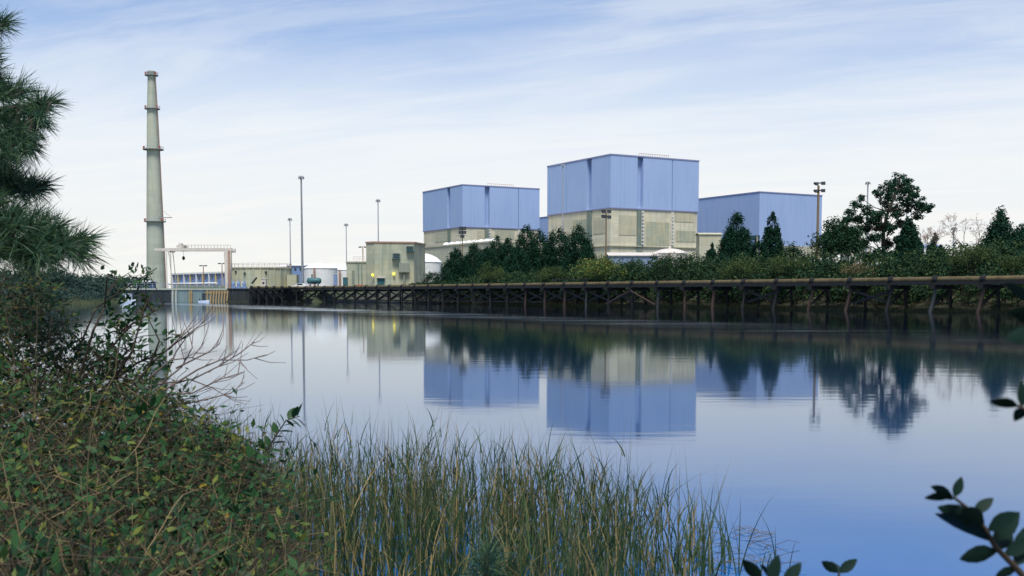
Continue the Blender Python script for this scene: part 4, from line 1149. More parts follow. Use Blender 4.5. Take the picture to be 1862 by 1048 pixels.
# ------------------------------------------------------------------ pipe trestle
STEP = 5.06
path = [TR(STEP * i, 0) for i in range(-2, 34)]
end0 = path[-1]
for u, D in ((528.5, 239), (515, 238), (501, 237.5), (487, 237), (473, 236.2), (460, 235.6)):
    path.append(V((P(u, 535, D).x, D - 1.4, 0)))
PIPE_Z = 3.08; PIPE_R = 0.27
zs = [PIPE_Z] * len(path)
for k in range(34, len(path)): zs[k] = PIPE_Z
tre = thing('pipe_trestle', 'long dark timber pile trestle along the far bank', 'trestle', TR(0, 0, 0))
pipe = thing('pipeline', 'tan pipeline carried along the top of the timber trestle', 'pipeline', TR(0, 0, PIPE_Z))
NB = len(path)
back_n = V((TN[0], TN[1], 0)); along = V((TU[0], TU[1], 0))
for k in range(NB):
    i = k - 2
    c = path[k]; z = zs[k]
    d = ((path[min(k + 1, NB - 1)] - path[max(k - 1, 0)])).normalized()
    n = V((-d.y, d.x, 0));  n = n if n.dot(back_n) > 0 or k > 33 and n.y > 0 else -n
    capz = z - PIPE_R - 0.62
    cap = MB().box_axes(V((c.x, c.y, capz)) - n * 0.75 - d * 0.16, d * 0.32, n * 3.4, ZUP * 0.36).build('cap_beam', 'creosote', tre)
    lean = d * random.uniform(-.05, .12)
    rr = random.uniform(.15, .19)
    mt = 'creosote'
    if i in (0, 3, 4, 7, 8, 13, 14, 15) : mt = 'brown_timber'
    elif i in (1, 6, 9, 11, 12): mt = 'grey_timber' if random.random() < .6 else 'creosote'
    bat = (d * 0.55 if i < 6 else d * random.uniform(-.1, .2)) - n * (.5 if i < 8 else .15)
    zb = -1.2
    MB().tube([V((c.x, c.y, zb)) + bat, V((c.x, c.y, capz + .0)) ], [rr * 1.05, rr * .85], n=8).build('pile', mt, cap)
    MB().tube([V((c.x, c.y, zb)) + n * 2.1 - bat * .3, V((c.x, c.y, capz)) + n * 2.1], [rr, rr * .9], n=8).build('pile', 'creosote', cap)
    MB().bar(V((c.x, c.y, .5)) - n * .22 + d * .2, V((c.x, c.y, capz - .1)) + n * 2.2 + d * .2, .1, .22).build('brace', 'creosote', cap)
    # saddle blocks that clamp the pipe
    cl = MB().box_axes(V((c.x, c.y, capz + .362)) - d * .30 - n * .38, d * .60, n * .76, ZUP * .25)
    cl.build('saddle', 'creosote', cap)
    st = MB().tube([V((c.x, c.y, z)) - d * .28, V((c.x, c.y, z)) + d * .28], PIPE_R + .09, n=12)
    st.build('pipe_clamp', 'creosote', pipe)
    if k + 1 < NB:
        c2 = path[k + 1]; dd = (c2 - c); L = dd.length; dd.normalize()
        nn = V((-dd.y, dd.x, 0)); nn = nn if nn.dot(n) > 0 else -nn
        MB().tube([V((c.x, c.y, z)) + dd * .285, V((c2.x, c2.y, z)) - dd * .285], PIPE_R, n=14, caps=False).build('pipe_section', 'pipe_skin', pipe, smooth=True)
        for off in (-.42, .45, 1.9):
            MB().bar(V((c.x, c.y, capz + .55)) + nn * off + dd * .31, V((c2.x, c2.y, capz + .55)) + nn * off - dd * .31, .15, .3).build('stringer', 'creosote', tre)
        MB().box_axes(V((c.x, c.y, capz + .702)) + nn * .5 + dd * .02, dd * (L - .04), nn * 2.3, ZUP * .07).build('deck', 'creosote', tre)
        if i >= 10 or i in (2, 5):
            za, zb2 = 0.75, capz - .1
            for off, flip in ((.2, 0), (.34, 1)):
                a, b = (za, zb2) if not flip else (zb2, za)
                MB().bar(V((c.x, c.y, a)) + nn * off, V((c2.x, c2.y, b)) + nn * off, .09, .24).build('cross_brace', 'creosote', tre)
        if 14 <= i <= 32:
            MB().bar(V((c.x, c.y, .55)) + nn * .27, V((c2.x, c2.y, .55)) + nn * .27, .1, .2).build('tie_beam', 'creosote', tre)
# raking brown props by one bent
pk = TR(STEP * 10, -.45)
for sg, mt in ((1, 'brown_timber'), (-1, 'grey_timber')):
    a = TR(STEP * (10 - sg * -1.0), -.5) if False else TR(STEP * (10 + sg), -.5)
    MB().tube([(pk.x, pk.y, 2.15), (a.x, a.y, .35)], .11, n=8).build('raking_prop', 'brown_timber', tre)
# low dark rails standing on the trestle near one cedar group
o = thing('guard_rail', 'short run of pale wooden guard rail standing on the trestle', 'railing', TR(STEP * 12.5, 1.4, PIPE_Z))
for k in range(9):
    p = TR(STEP * (12.4 + .19 * k), 1.6, PIPE_Z - .1)
    MB().bar(p, p + ZUP * .95, .07).build('post', 'grey_timber', o)
MB().bar(TR(STEP * 12.3, 1.6, PIPE_Z + .75), TR(STEP * 14.0, 1.6, PIPE_Z + .75), .07).build('rail', 'grey_timber', o)
MB().bar(TR(STEP * 13.7, 1.6, PIPE_Z + .0), TR(STEP * 14.1, 1.6, PIPE_Z + .8), .07).build('stay', 'grey_timber', o)

# ------------------------------------------------------------------ vegetation on the far bank
def y_trestle(u):
    k = (u - CX) / F
    t = (T0[0] - k * T0[1]) / (-TU[0] + TU[1] * k)
    return T0[1] + TU[1] * t
def ground_at(x, y):
    s = (x - T0[0]) * TN[0] + (y - T0[1]) * TN[1]
    return float(np.interp(s, [p[0] for p in prof_bank], [p[1] for p in prof_bank]))
prof_bank = [(0.6, -0.9), (1.6, -0.06), (2.6, 0.16), (4.0, 0.55), (6.0, 1.2), (9.0, 2.1), (13.0, 2.8), (20.0, 3.1), (60.0, 2.9)]
def cedar(label, u, vt, wpx, D, vb=505, seed=0, power=0.8, mat='cedar_leaf', group=None, name='cedar_tree', n=150, rag=1.0):
    rng = np.random.default_rng(1000 + seed)
    top = P(u, vt, D); base = V((top.x, D, ground_at(top.x, D) - .1))
    H = top.z - base.z; R = wpx * 1.36 / F * D / 2; n = int(n * 1.7)
    o = thing(name, label, 'tree', base, group)
    lean = rng.normal() * .15
    MB().tube([base, base + V((lean * .4, 0, H * .5)), base + V((lean, 0, H * .97))], [max(.12, H * .014), max(.08, H * .009), .02], n=7).build('trunk', 'bark', o)
    f = 1 - np.sqrt(rng.random(n)) * .97
    f = np.clip(f * 1.02, .02, .99)
    ph = rng.random(n) * 2 * math.pi
    lob = 1 + rag * (.12 * np.sin(ph * 3 + f * 9 + seed) + .10 * np.sin(ph * 5 + f * 17 + seed * 2) + rng.normal(size=n) * .07)
    prof_r = np.where(f < .16, .72 + f * 1.75, 1.0) * (1 - f) ** power
    rad = R * prof_r * lob * (.45 + .55 * rng.random(n) ** .4)
    C = np.stack([base.x + lean * f + rad * np.cos(ph), base.y + rad * np.sin(ph), base.z + f * H + rad * .12], -1)
    cr_ = np.clip(R * (.12 + .10 * (1 - f)), .16, .6) * (.75 + .6 * rng.random(n))
    C = np.concatenate([C, [[base.x + lean, base.y, top.z - .12], [base.x + lean, base.y, top.z - .5]]]); cr_ = np.concatenate([cr_, [.12, .2]])
    size = .26 if R < 4 else .30
    lv = clump_leaves(C, cr_ * 1.15, 40, size, rng, flat=1.35, up=.25)
    tag(fast('crown', lv, 4, mat, o), kind=None)
    return o
# the dense dark group left of centre
grp = 'dark cedars in the dense group left of the taller reactor'
for k, (u, vt, w, D, lab) in enumerate((
    (829, 452, 46, 205, 'leftmost and lowest pointed cedar of the dense dark group'),
    (861, 444, 46, 212, 'second cedar from the left in the dense dark group'),
    (886, 449, 44, 206, 'low cedar below the farther reactor right corner pilaster, in the dense group'),
    (905, 431, 46, 214, 'pointed cedar left one of the close pair in the dense group'),
    (923, 433, 40, 207, 'pointed cedar right one of the close pair in the dense group'),
    (942, 447, 46, 202, 'shorter cedar filling the gap left of the tall middle cedars'),
    (957, 413, 52, 212, 'tall square shouldered cedar beneath the right corner of the farther reactor'),
    (983, 420, 58, 216, 'broad tall cedar below the gap between the two reactors'),
    (1017, 416, 64, 210, 'broad bushy cedar covering the taller reactor left corner'),
    (1051, 412, 54, 206, 'tallest spiky cedar at the right of the dense group'),
    (1071, 441, 36, 200, 'rightmost small cedar of the dense group'))):
    cedar(lab, u, vt, w * 1.12, D, seed=k, power=.62 if w > 50 else .75, group=grp, n=240)
cedar('broad pointed cedar alone before the turbine hall, the larger of two', 1338, 388, 62, 168, seed=21, power=.68, n=420, rag=.35)
cedar('slimmer pointed cedar alone before the turbine hall, right of the larger one', 1405, 387, 40, 168, seed=22, power=.62, n=320, rag=.35)
cedar('little cedar at the foot of the broad lone cedar, on its left', 1292, 443, 30, 160, seed=23, n=110)
cedar('bushy low cedar between the two lone pointed cedars', 1380, 438, 36, 160, seed=24, power=.5, n=130)
cedar('dense pointed cedar directly right of the tall pine', 1657, 399, 46, 138, seed=25, power=.55, n=320, rag=.4)
cedar('tiered pointed cedar near the right edge beside the bare crown', 1822, 384, 84, 132, seed=26, power=.95, n=300)
cedar('low cedar cut by the right edge of the view', 1858, 415, 70, 128, seed=27, power=.7, n=240)
cedar('small dark sapling between the pine and the bare crown', 1700, 424, 40, 150, seed=28, power=.7, n=120, mat='dark_leaf')

def bush(name, label, cat, u, vt, wpx, D, vb=None, mat='dark_leaf', seed=0, n=60, leaf=.2, per=40, trunk=True, group=None, spread_y=.8):
    rng = np.random.default_rng(2000 + seed)
    top = P(u, vt, D); gz = ground_at(top.x, D) if D > 60 else .2
    zb = P(u, vb, D).z if vb else gz
    base = V((top.x, D, min(gz, zb) - .1)); H = top.z - zb; R = wpx / F * D / 2
    o = thing(name, label, cat, base, group)
    mb = MB()
    for k in range(5 if trunk else 3):
        a = rng.random() * 6.28; q = base + V((math.cos(a) * R * .5, math.sin(a) * R * .5, (zb - base.z) + H * .6))
        mb.tube([base + V((math.cos(a) * .15, math.sin(a) * .15, 0)), base + (q - base) * .5 + V((0, 0, H * .12)), q], [max(.05, H * .018), .05, .02], n=5)
    mb.build('trunk' if trunk else 'stems', 'bark', o)
    d = rdir(n, rng); d[:, 2] = np.abs(d[:, 2]) * 1.25 - .25
    rr = (.35 + .65 * rng.random(n) ** .5)[:, None]
    lob = (1 + .2 * np.sin(5 * np.arctan2(d[:, 1], d[:, 0]) + seed))[:, None]
    C = np.array([base.x, base.y, zb + H * .45]) + d * rr * lob * np.array([R * .86, R * spread_y, H * .5])
    cr_ = R * .26 * (.6 + .7 * rng.random(n))
    lv = clump_leaves(C, cr_, per, leaf, rng, flat=.85, up=.45)
    fast('crown' if trunk else 'foliage', lv, 4, mat, o)
    return o
bush('broadleaf_tree', 'dense round headed dark tree right of the tall floodlight pole', 'tree', 1530, 398, 96, 150, vb=494, seed=1, n=230, leaf=.28, per=50)
bush('broadleaf_tree', 'small sparse tree at the foot of the tall floodlight pole', 'tree', 1479, 424, 34, 150, vb=470, seed=2, n=26, leaf=.2, per=14, mat='olive_leaf')
bush('broadleaf_tree', 'low dark tree left of the tall floodlight pole', 'tree', 1445, 442, 62, 150, vb=492, seed=3, n=70, per=40)
bush('shrub', 'bright yellow green shrub above the raking props of the trestle', 'shrub', 1092, 467, 108, 157, vb=514, seed=4, n=90, mat='yellow_leaf', leaf=.26, per=36, trunk=False)
bush('shrub', 'grey green rounded shrub below the dense cedar group', 'shrub', 1003, 485, 62, 167, vb=518, seed=5, n=60, mat='olive_leaf', leaf=.2, per=36, trunk=False)
bush('shrub', 'grey green bush at the left foot of the dense cedar group', 'shrub', 893, 480, 66, 181, vb=520, seed=6, n=60, mat='olive_leaf', leaf=.22, per=36, trunk=False)
bush('shrub', 'tan seeding shrub just over the pipeline below the pine', 'shrub', 1562, 473, 70, 119, vb=512, seed=7, n=46, mat='tan_leaf', leaf=.14, per=24, trunk=False)
bush('shrub', 'spreading olive shrub below the broad lone cedar', 'shrub', 1352, 470, 100, 135, vb=508, seed=8, n=70, mat='olive_leaf', leaf=.17, per=40, trunk=False)
bush('shrub', 'olive shrub on the bank below the slim lone cedar', 'shrub', 1432, 462, 84, 130, vb=506, seed=9, n=60, mat='olive_leaf', leaf=.17, per=40, trunk=False)
bush('shrub', 'greyish shrub right of the sheds below the taller reactor', 'shrub', 1222, 460, 92, 147, vb=504, seed=10, n=70, mat='brush_leaf', leaf=.18, per=44, trunk=False)
bush('shrub', 'olive green shrub low on the bank near the right edge', 'shrub', 1768, 440, 104, 111, vb=495, seed=11, n=80, mat='olive_leaf', leaf=.15, per=44, trunk=False)
bush('shrub', 'small low bush against the large white tank', 'shrub', 786, 494, 44, 205, vb=520, seed=12, n=50, mat='dark_leaf', leaf=.2, per=36, trunk=False)
bush('shrub', 'pale green shrub low at the right edge above the pipeline', 'shrub', 1845, 462, 76, 107, vb=502, seed=13, n=60, mat='olive_leaf', leaf=.14, per=40, trunk=False)

# the tall open crowned pine on the right
D = 154
rng = np.random.default_rng(5)
base = P(1608, 500, D); base.z = 2.6
pine = thing('pine_tree', 'tall open crowned pine standing on the right bank', 'tree', base)
tp = [base, P(1607, 460, D), P(1606, 420, D), P(1615, 385, D), P(1632, 345, D), P(1636, 322, D)]
MB().tube(tp, [.34, .30, .26, .2, .12, .04], n=9).build('trunk', 'bark', pine, smooth=True)
puffs = [(1635, 330, 22), (1612, 340, 20), (1598, 350, 13), (1655, 343, 18), (1642, 358, 22), (1620, 364, 18), (1664, 364, 17), (1672, 380, 12), (1650, 378, 18),
         (1628, 388, 17), (1606, 372, 10), (1603, 392, 12), (1686, 382, 8), (1668, 394, 8), (1566, 361, 9), (1560, 374, 13), (1544, 386, 12), (1576, 384, 14),
         (1586, 398, 15), (1560, 399, 13), (1540, 400, 7), (1600, 412, 16), (1574, 416, 13), (1617, 414, 14), (1636, 408, 9), (1554, 424, 13), (1590, 434, 14),
         (1612, 442, 12), (1632, 436, 8), (1570, 444, 14), (1598, 462, 14), (1640, 456, 9), (1578, 470, 14), (1620, 466, 11), (1628, 345, 14), (1646, 330, 12), (1677, 372, 8), (1660, 352, 14), (1690, 376, 5)]
lines = []; CC = []; RR = []
for (u, v, r) in puffs:
    Y = D + rng.uniform(-2.6, 2.6); c = P(u, v, Y); k = D / F
    j = min(range(len(tp)), key=lambda q: (tp[q] - c).length + (6 if tp[q].z > c.z - .8 else 0))
    a = tp[j]; m = (a + c) / 2 + V((0, 0, -.35))
    lines.append(([a, m, c], .09, .03))
    for q in range(max(4, int(r * (1.0 if v < 395 else 1.7)))):
        dd = rdir(1, rng)[0]; s = r * k * (.35 + .65 * rng.random())
        CC.append((c.x + dd[0] * s, c.y + dd[1] * s, c.z + dd[2] * s * .72)); RR.append(rng.uniform(.34, .62))
lines.append(([P(1612, 430, D), P(1625, 412, D), P(1650, 403, D), P(1668, 396, D)], .13, .05))
twigs('limbs', lines, 'bark', pine, n=5)
fast('crown', clump_leaves(CC, RR, 40, .26, rng, flat=.75, up=.7), 4, 'pine_leaf', pine)

def grow(rng, p, d, length, r, depth, out, spread=.55, seg=4):
    pts = [p]; dd = d.copy()
    for _ in range(seg):
        dd = unit(dd + rng.normal(size=3) * .14 + np.array([0, 0, .04])); p = p + dd * length / seg; pts.append(p)
    out.append(([V(q) for q in pts], r, r * .62))
    if depth == 0: return
    for k in range(rng.integers(2, 4)):
        t = rng.uniform(.55, 1.0); q = pts[min(seg, int(t * seg + .5))]
        nd = unit(dd + rng.normal(size=3) * spread + np.array([0, 0, .1]))
        grow(rng, np.array(q), nd, length * rng.uniform(.55, .8), r * .6, depth - 1, out, spread, seg)
for lab, u, vb, vt, D, w, sd, dep in (('bare reddish crowned tree near the right edge', 1765, 470, 382, 140, .15, 3, 6), ('little bare tree with reddish tips between pine and bare crown', 1697, 455, 410, 150, .09, 8, 5)):
    rng = np.random.default_rng(sd)
    b = P(u, vb, D); H = P(u, vt, D).z - b.z; b.z = 2.6
    o = thing('bare_tree', lab, 'tree', b)
    out = []
    s0 = np.array([b.x, b.y, P(u, vb, D).z])
    out.append(([b, V(s0)], w, w * .9))
    for k in range(5):
        dd = unit(np.array([rng.normal() * .55, rng.normal() * .5, 1.0])); grow(rng, s0, dd, H * .42, w * .55, dep - 1, out, .5)
    twigs('branches', out, 'pale_bark', o, n=4)
    tips = np.array([tuple(l[0][-1]) for l in out if l[1] < w * .16])
    if len(tips): fast('buds', clump_leaves(tips[rng.random(len(tips)) < .6], np.full(int(1e6), .16), 3, .13, rng) if False else clump_leaves(tips, np.full(len(tips), .16), 2, .13, rng), 4, 'red_bud', o)

# brush that reads as one mass behind the trestle
rng = np.random.default_rng(11)
NBUSH = 400
Cs, Rs = [], []
for k in range(NBUSH):
    u = 745 + 1215 * ((k + rng.random()) / NBUSH)
    row = rng.random()
    sb = 4.6 + row * 14
    Yb = y_trestle(u) + sb * 1.32
    tv = np.interp(u, [745, 790, 830, 900, 1000, 1060, 1110, 1180, 1240, 1300, 1400, 1480, 1560, 1640, 1720, 1800, 1960], [519, 510, 503, 494, 484, 480, 468, 464, 456, 455, 458, 453, 450, 444, 440, 428, 412])
    tv += abs(rng.normal()) * 6 - 3
    g = float(np.interp(sb, [p[0] for p in prof_bank], [p[1] for p in prof_bank]))
    zt = min(P(u, tv, Yb).z, float(np.interp(sb, [2.7, 5, 8, 14, 19], [2.8, 4.4, 6.2, 8.0, 9.4])) + rng.normal() * .3)
    x0 = (u - CX) / F * Yb; H = max(zt - g, 1.0); rad = rng.uniform(1.3, 2.5)
    m = 30
    d = rdir(m, rng); d[:, 2] = np.abs(d[:, 2])
    rr = (.45 + .55 * rng.random(m) ** .6)[:, None]
    c = np.array([x0, Yb, g + .1]) + d * rr * np.array([rad, rad * .8, H - .4])
    c[:, 2] = np.where(rng.random(m) < .35, g + .2 + rng.random(m) * H * .45, c[:, 2])
    Cs.append(c); Rs.append(rng.uniform(.4, .8, m))
m = 1500
tt = rng.uniform(-40, 108, m); ss = rng.uniform(3.3, 5.2, m)
xy = T0[None] + TU[None] * tt[:, None] + TN[None] * ss[:, None]
Cs.append(np.concatenate([xy, (np.interp(ss, [p[0] for p in prof_bank], [p[1] for p in prof_bank]) + .4 + rng.random(m) * 2.2)[:, None]], 1)); Rs.append(rng.uniform(.35, .6, m))
C = np.concatenate(Cs); R = np.concatenate(Rs)
brush = fast('brush', clump_leaves(C, R, 22, .28, rng, flat=.85, up=.5), 4, 'brush_leaf')
tag(brush, 'continuous dark green brush covering the bank behind the trestle', 'brush', kind='stuff')
# stems inside the brush
lines = []
for k in range(420):
    uu = rng.uniform(760, 1900); yy = y_trestle(uu) + rng.uniform(4.2, 11); xx = (uu - CX) / F * yy
    s = (xx - T0[0]) * TN[0] + (yy - T0[1]) * TN[1]; g = float(np.interp(s, [p[0] for p in prof_bank], [p[1] for p in prof_bank]))
    a = np.array([xx, yy, g - .1]); b = a + np.array([rng.normal() * .7, rng.normal() * .7, rng.uniform(1.2, 2.6)])
    lines.append(([V(a), V((a + b) / 2 + rng.normal(size=3) * .15), V(b)], .05, .02))
twigs('stems', lines, 'bark', brush, n=4)

# marsh grass fringe at the foot of the trestle
def blades(name, roots, height, width, bend, mat, rng, parent=None, k=4, tilt=.16):
    n = len(roots)
    az = rng.random(n) * 2 * math.pi
    d = np.stack([np.cos(az), np.sin(az), np.zeros(n)], -1)
    t = np.linspace(0, 1, k)
    h = height[:, None]
    lean = (np.abs(rng.normal(size=n)) * tilt)[:, None]
    off = (lean * t[None] + bend[:, None] * t[None] ** 2.4) * h
    zz_ = h * t[None] * (1 - .30 * np.clip(bend[:, None], 0, 1.5) * t[None] ** 2)
    pts = roots[:, None, :] + d[:, None, :] * off[:, :, None]
    pts[:, :, 2] += zz_
    sa = rng.random(n) * math.pi
    side = np.stack([np.cos(sa), np.sin(sa) * .5, np.zeros(n)], -1); side = unit(side)
    w = width[:, None] * np.clip(1.0 - t[None] ** 1.6, .05, 1)
    return strips(name, pts, side, w, mat, parent)
n = 9000
tt = rng.uniform(-20, 100, n); ss = np.abs(rng.normal(size=n)) * .8 + 1.2
dens = .5 + .5 * np.sin(tt * .25 + 1) * np.sin(tt * .09)
keep = rng.random(n) < np.clip(.35 + dens * .8, 0, 1); tt, ss = tt[keep], ss[keep]; n = len(tt)
xy = T0[None] + TU[None] * tt[:, None] + TN[None] * ss[:, None]
roots = np.concatenate([xy, (np.interp(ss, [p[0] for p in prof_bank], [p[1] for p in prof_bank]) - .05)[:, None]], 1)
mg = blades('marsh_grass', roots, rng.uniform(.25, .7, n), np.full(n, .05), np.abs(rng.normal(size=n)) * .25, 'marsh_blade', rng)
tag(mg, 'low marsh grass fringe at the waterline under the trestle', 'grass', kind='stuff')

# far left shore
rng = np.random.default_rng(17)
for k, (u, vt, w, D, vb, lab) in enumerate(((100, 487, 74, 190, 552, 'tall dark tree of the far left shore beside the near pine'), (132, 500, 60, 205, 552, 'second dark tree from the left on the far left shore'),
                                    (166, 512, 60, 214, 551, 'rounded teal bush right of the dark left shore trees'), (200, 518, 56, 222, 550, 'low rounded bush on the left shore, left of the cabin boat'), (60, 480, 70, 185, 552, 'dark tree of the left shore almost covered by the pine bough'))):
    bush('shore_tree', lab, 'tree', u, vt, w, D, vb=vb, mat='far_leaf', seed=40 + k, n=90, leaf=.3, per=44)
N = 500
u = rng.uniform(90, 272, N); D_ = rng.uniform(300, 420, N); vt = np.interp(u, [90, 140, 200, 272], [500, 504, 507, 509])
zt = PA(u, vt + rng.normal(size=N) * 2, D_)[:, 2]; zc = 2.6 + (zt - 2.6) * rng.random(N) ** .6
fw = fast('far_wood', clump_leaves(np.stack([(u - CX) / F * D_, D_, zc], -1), rng.uniform(1.0, 2.0, N), 22, .6, rng), 4, 'far_leaf')
tag(fw, 'distant hazy treeline left of the chimney', 'wood', kind='stuff')
N = 900
u = np.concatenate([rng.uniform(-300, 232, 500), rng.uniform(1480, 2600, 400)]); D_ = np.concatenate([rng.uniform(560, 700, 500), rng.uniform(520, 700, 400)])
zc = 2.5 + rng.random(N) ** .7 * np.where(u < 500, 8, 9)
fw = fast('far_wood', clump_leaves(np.stack([(u - CX) / F * D_, D_, zc], -1), rng.uniform(1.6, 3.2, N), 22, 1.0, rng), 4, 'far_leaf')
tag(fw, 'far dark treeline closing the view at both sides of the plant', 'wood', kind='stuff')
N = 900
yy = rng.uniform(95, 236, N); inl = rng.random(N) ** 1.3 * 22 + .8; xx = left_shore(yy) - inl
zc = .4 + np.minimum(inl * .22, 1.8) + rng.random(N) ** .8 * np.interp(inl, [0, 4, 22], [.8, 2.2, 4.0])
sb_ = fast('shore_brush', clump_leaves(np.stack([xx, yy, zc], -1), rng.uniform(.6, 1.3, N), 26, .34, rng), 4, 'far_leaf')
tag(sb_, 'dark brush along the far left shore below the trees', 'brush', kind='stuff')
# shore weeds on the left
n = 2500
yy = rng.uniform(120, 228, n); xx = left_shore(yy) + rng.normal(size=n) * 1.0 - .6
mg = blades('marsh_grass', np.stack([xx, yy, np.full(n, .0)], -1), rng.uniform(.3, .8, n), np.full(n, .09), np.abs(rng.normal(size=n)) * .25, 'marsh_blade', rng)
tag(mg, 'strip of pale marsh grass along the far left shore', 'grass', kind='stuff')

# ------------------------------------------------------------------ near pine bough on the left
rng = np.random.default_rng(23)
root = V((-4.6, 6.4, .3))
npine = thing('pine_tree', 'near long needled pine reaching in from the left edge', 'tree', root)
MB().tube([root, root + V((.05, 0, 2)), root + V((-.1, 0, 5)), root + V((0, 0, 8))], [.17, .15, .11, .05], n=10).build('trunk', 'bark', npine, smooth=True)
def tuft_needles(centres, dirs, n, length, rng, width=.0030, cone=.75):
    idx = np.repeat(np.arange(len(centres)), n)
    d = unit(dirs[idx] + rng.normal(size=(len(idx), 3)) * cone)
    b = centres[idx] - dirs[idx] * (rng.random(len(idx)) * .10)[:, None]
    L = length * rng.uniform(.65, 1.1, len(idx))
    tip = b + d * L[:, None]; tip[:, 2] -= L * .06
    side = unit(np.cross(d, rdir(len(idx), rng))) * width / 2
    mid = (b + tip) / 2 + np.array([0, 0, .006])
    v = np.stack([b - side, b + side, mid + side, tip, mid - side], 1).reshape(-1, 3)
    return v
boughs = [  # (tip px, spread list of tufts px)
    ((10, 40), [(4, 42), (-14, 30)], 6.4, 'u'),
    ((48, 165), [(8, 90), (14, 120), (28, 150), (20, 165), (40, 172), (5, 150), (2, 110)], 6.2, 'd'),
    ((95, 185), [(95, 178), (88, 200), (60, 200), (70, 225), (90, 232), (40, 215), (20, 225), (50, 245), (70, 255), (30, 260), (12, 245), (8, 275), (45, 280), (68, 272), (25, 290), (5, 200), (92, 212), (80, 240)], 6.0, 'r'),
    ((85, 335), [(80, 330), (60, 325), (40, 318), (20, 312), (70, 345), (45, 345), (20, 335), (5, 325), (88, 340)], 6.2, 'r'),
    ((165, 432), [(160, 430), (150, 445), (140, 425), (128, 410), (120, 440), (110, 460), (100, 395), (90, 420), (100, 445), (80, 390), (60, 400), (70, 430), (80, 455), (50, 445), (40, 415), (25, 390), (20, 430), (30, 460), (55, 375), (10, 400), (5, 450), (112, 420), (125, 462), (150, 462), (100, 470), (70, 470), (132, 435), (36, 380), (12, 365)], 5.7, 'r')]
for bi, (tip, tf, Y, kind) in enumerate(boughs):
    tipp = P(tip[0], tip[1], Y); start = root + V((.02, 0, 0)); start.z = tipp.z - .25 if bi < 4 else tipp.z + .05
    start.z = min(start.z, 7.6)
    mids = [start, start.lerp(P(-120, tip[1] + 22, Y + .1), .8), P(tip[0] * .3, tip[1] + 12, Y), tipp]
    br = MB().tube(mids, [.05, .035, .018, .006], n=6).build('branch', 'bark', npine, smooth=True)
    cs, ds, lines = [], [], []
    for (uu, vv) in tf:
        for rep in range(3):
            c = P(uu - (24 if bi else 8) * (1 if uu < 150 else .5) + rng.normal() * 7, vv + 4 + rng.normal() * 6, Y + rng.normal() * .16)
            f = min(1, max(0, (uu + 60) / (tip[0] + 60)))
            anchor = mids[1].lerp(mids[2], min(1, f * 1.6)) if f < .62 else mids[2].lerp(mids[3], (f - .62) / .38)
            dirv = (c - anchor); dirv = dirv.normalized() if dirv.length > .02 else V((1, 0, .2))
            dirv = (dirv + V((.75, -.1, .22))).normalized()
            cs.append(tuple(c)); ds.append(tuple(dirv))
            lines.append(([anchor, (anchor + c) / 2 + V((0, 0, -.01)), c], .007, .004))
    cs.append(tuple(tipp)); ds.append((.9, 0, .3)); cs.append(tuple(mids[2].lerp(tipp, .8))); ds.append((.8, 0, .5))
    twigs('twigs', lines, 'bark', br, n=4)
    tag(fast('needles', tuft_needles(np.array(cs), np.array(ds), 58, .15, rng, cone=.6), 5, 'near_needle', br), kind='stuff')

# ------------------------------------------------------------------ near thicket on the left
rng = np.random.default_rng(31)
SU = [-120, 0, 60, 100, 140, 200, 260, 300, 360, 430, 480, 520, 560, 600, 640]
SV = [455, 470, 478, 530, 590, 640, 675, 702, 748, 800, 860, 940, 1010, 1070, 1120]
def thick_point(n, power=1.0, umax=600, under=0.0):
    u = rng.uniform(-130, umax, n)
    top = np.interp(u, SU, SV)
    v = top + (1190 - top) * rng.random(n) ** power + under
    depth = 2.6 + np.clip((1080 - v) / 560, -.1, 1.1) * 4.1 + np.clip(u, 0, 600) / 600 * .9
    return u, v, depth
def thick_to_world(u, v, depth, jit=.35):
    return PA(u, v, depth + rng.random(len(u)) * jit)
th = thing('thicket', 'tangled leafy bramble thicket filling the near left bank', 'thicket', V((-1.9, 4.2, .3)))
th['kind'] = 'stuff'
def wander(p, d, L, seg, rngv, droop):
    pts = [V(p)]; d = np.array(d, float); p = np.array(p, float)
    for _ in range(seg):
        d = unit(d + rngv.normal(size=3) * .17 + np.array([0, 0, -droop])); p = p + d * L / seg; pts.append(V(p))
    return pts
lines, dlines = [], []
ltip, ldir = [], []
u, v, dp = thick_point(8200, .9, 500)
pts = thick_to_world(u, v, dp - .12, .65)
for i in range(len(pts)):
    d = unit(np.array([rng.normal() * .9 + .45, rng.normal() * .4, rng.normal() * .55 + .25]))
    L = rng.uniform(.15, .55); r = rng.uniform(.0010, .0024)
    w = wander(pts[i] - d * L * .5, d, L, 6, rng, .07)
    (lines if rng.random() < .40 else dlines).append((w, r, r * .45))
    if rng.random() < .30:
        for q in range(1, 7):
            for sgn in (-1, 1):
                if rng.random() < .85: ltip.append(tuple(w[q])); ldir.append((tuple(w[q] - w[q - 1]), sgn))
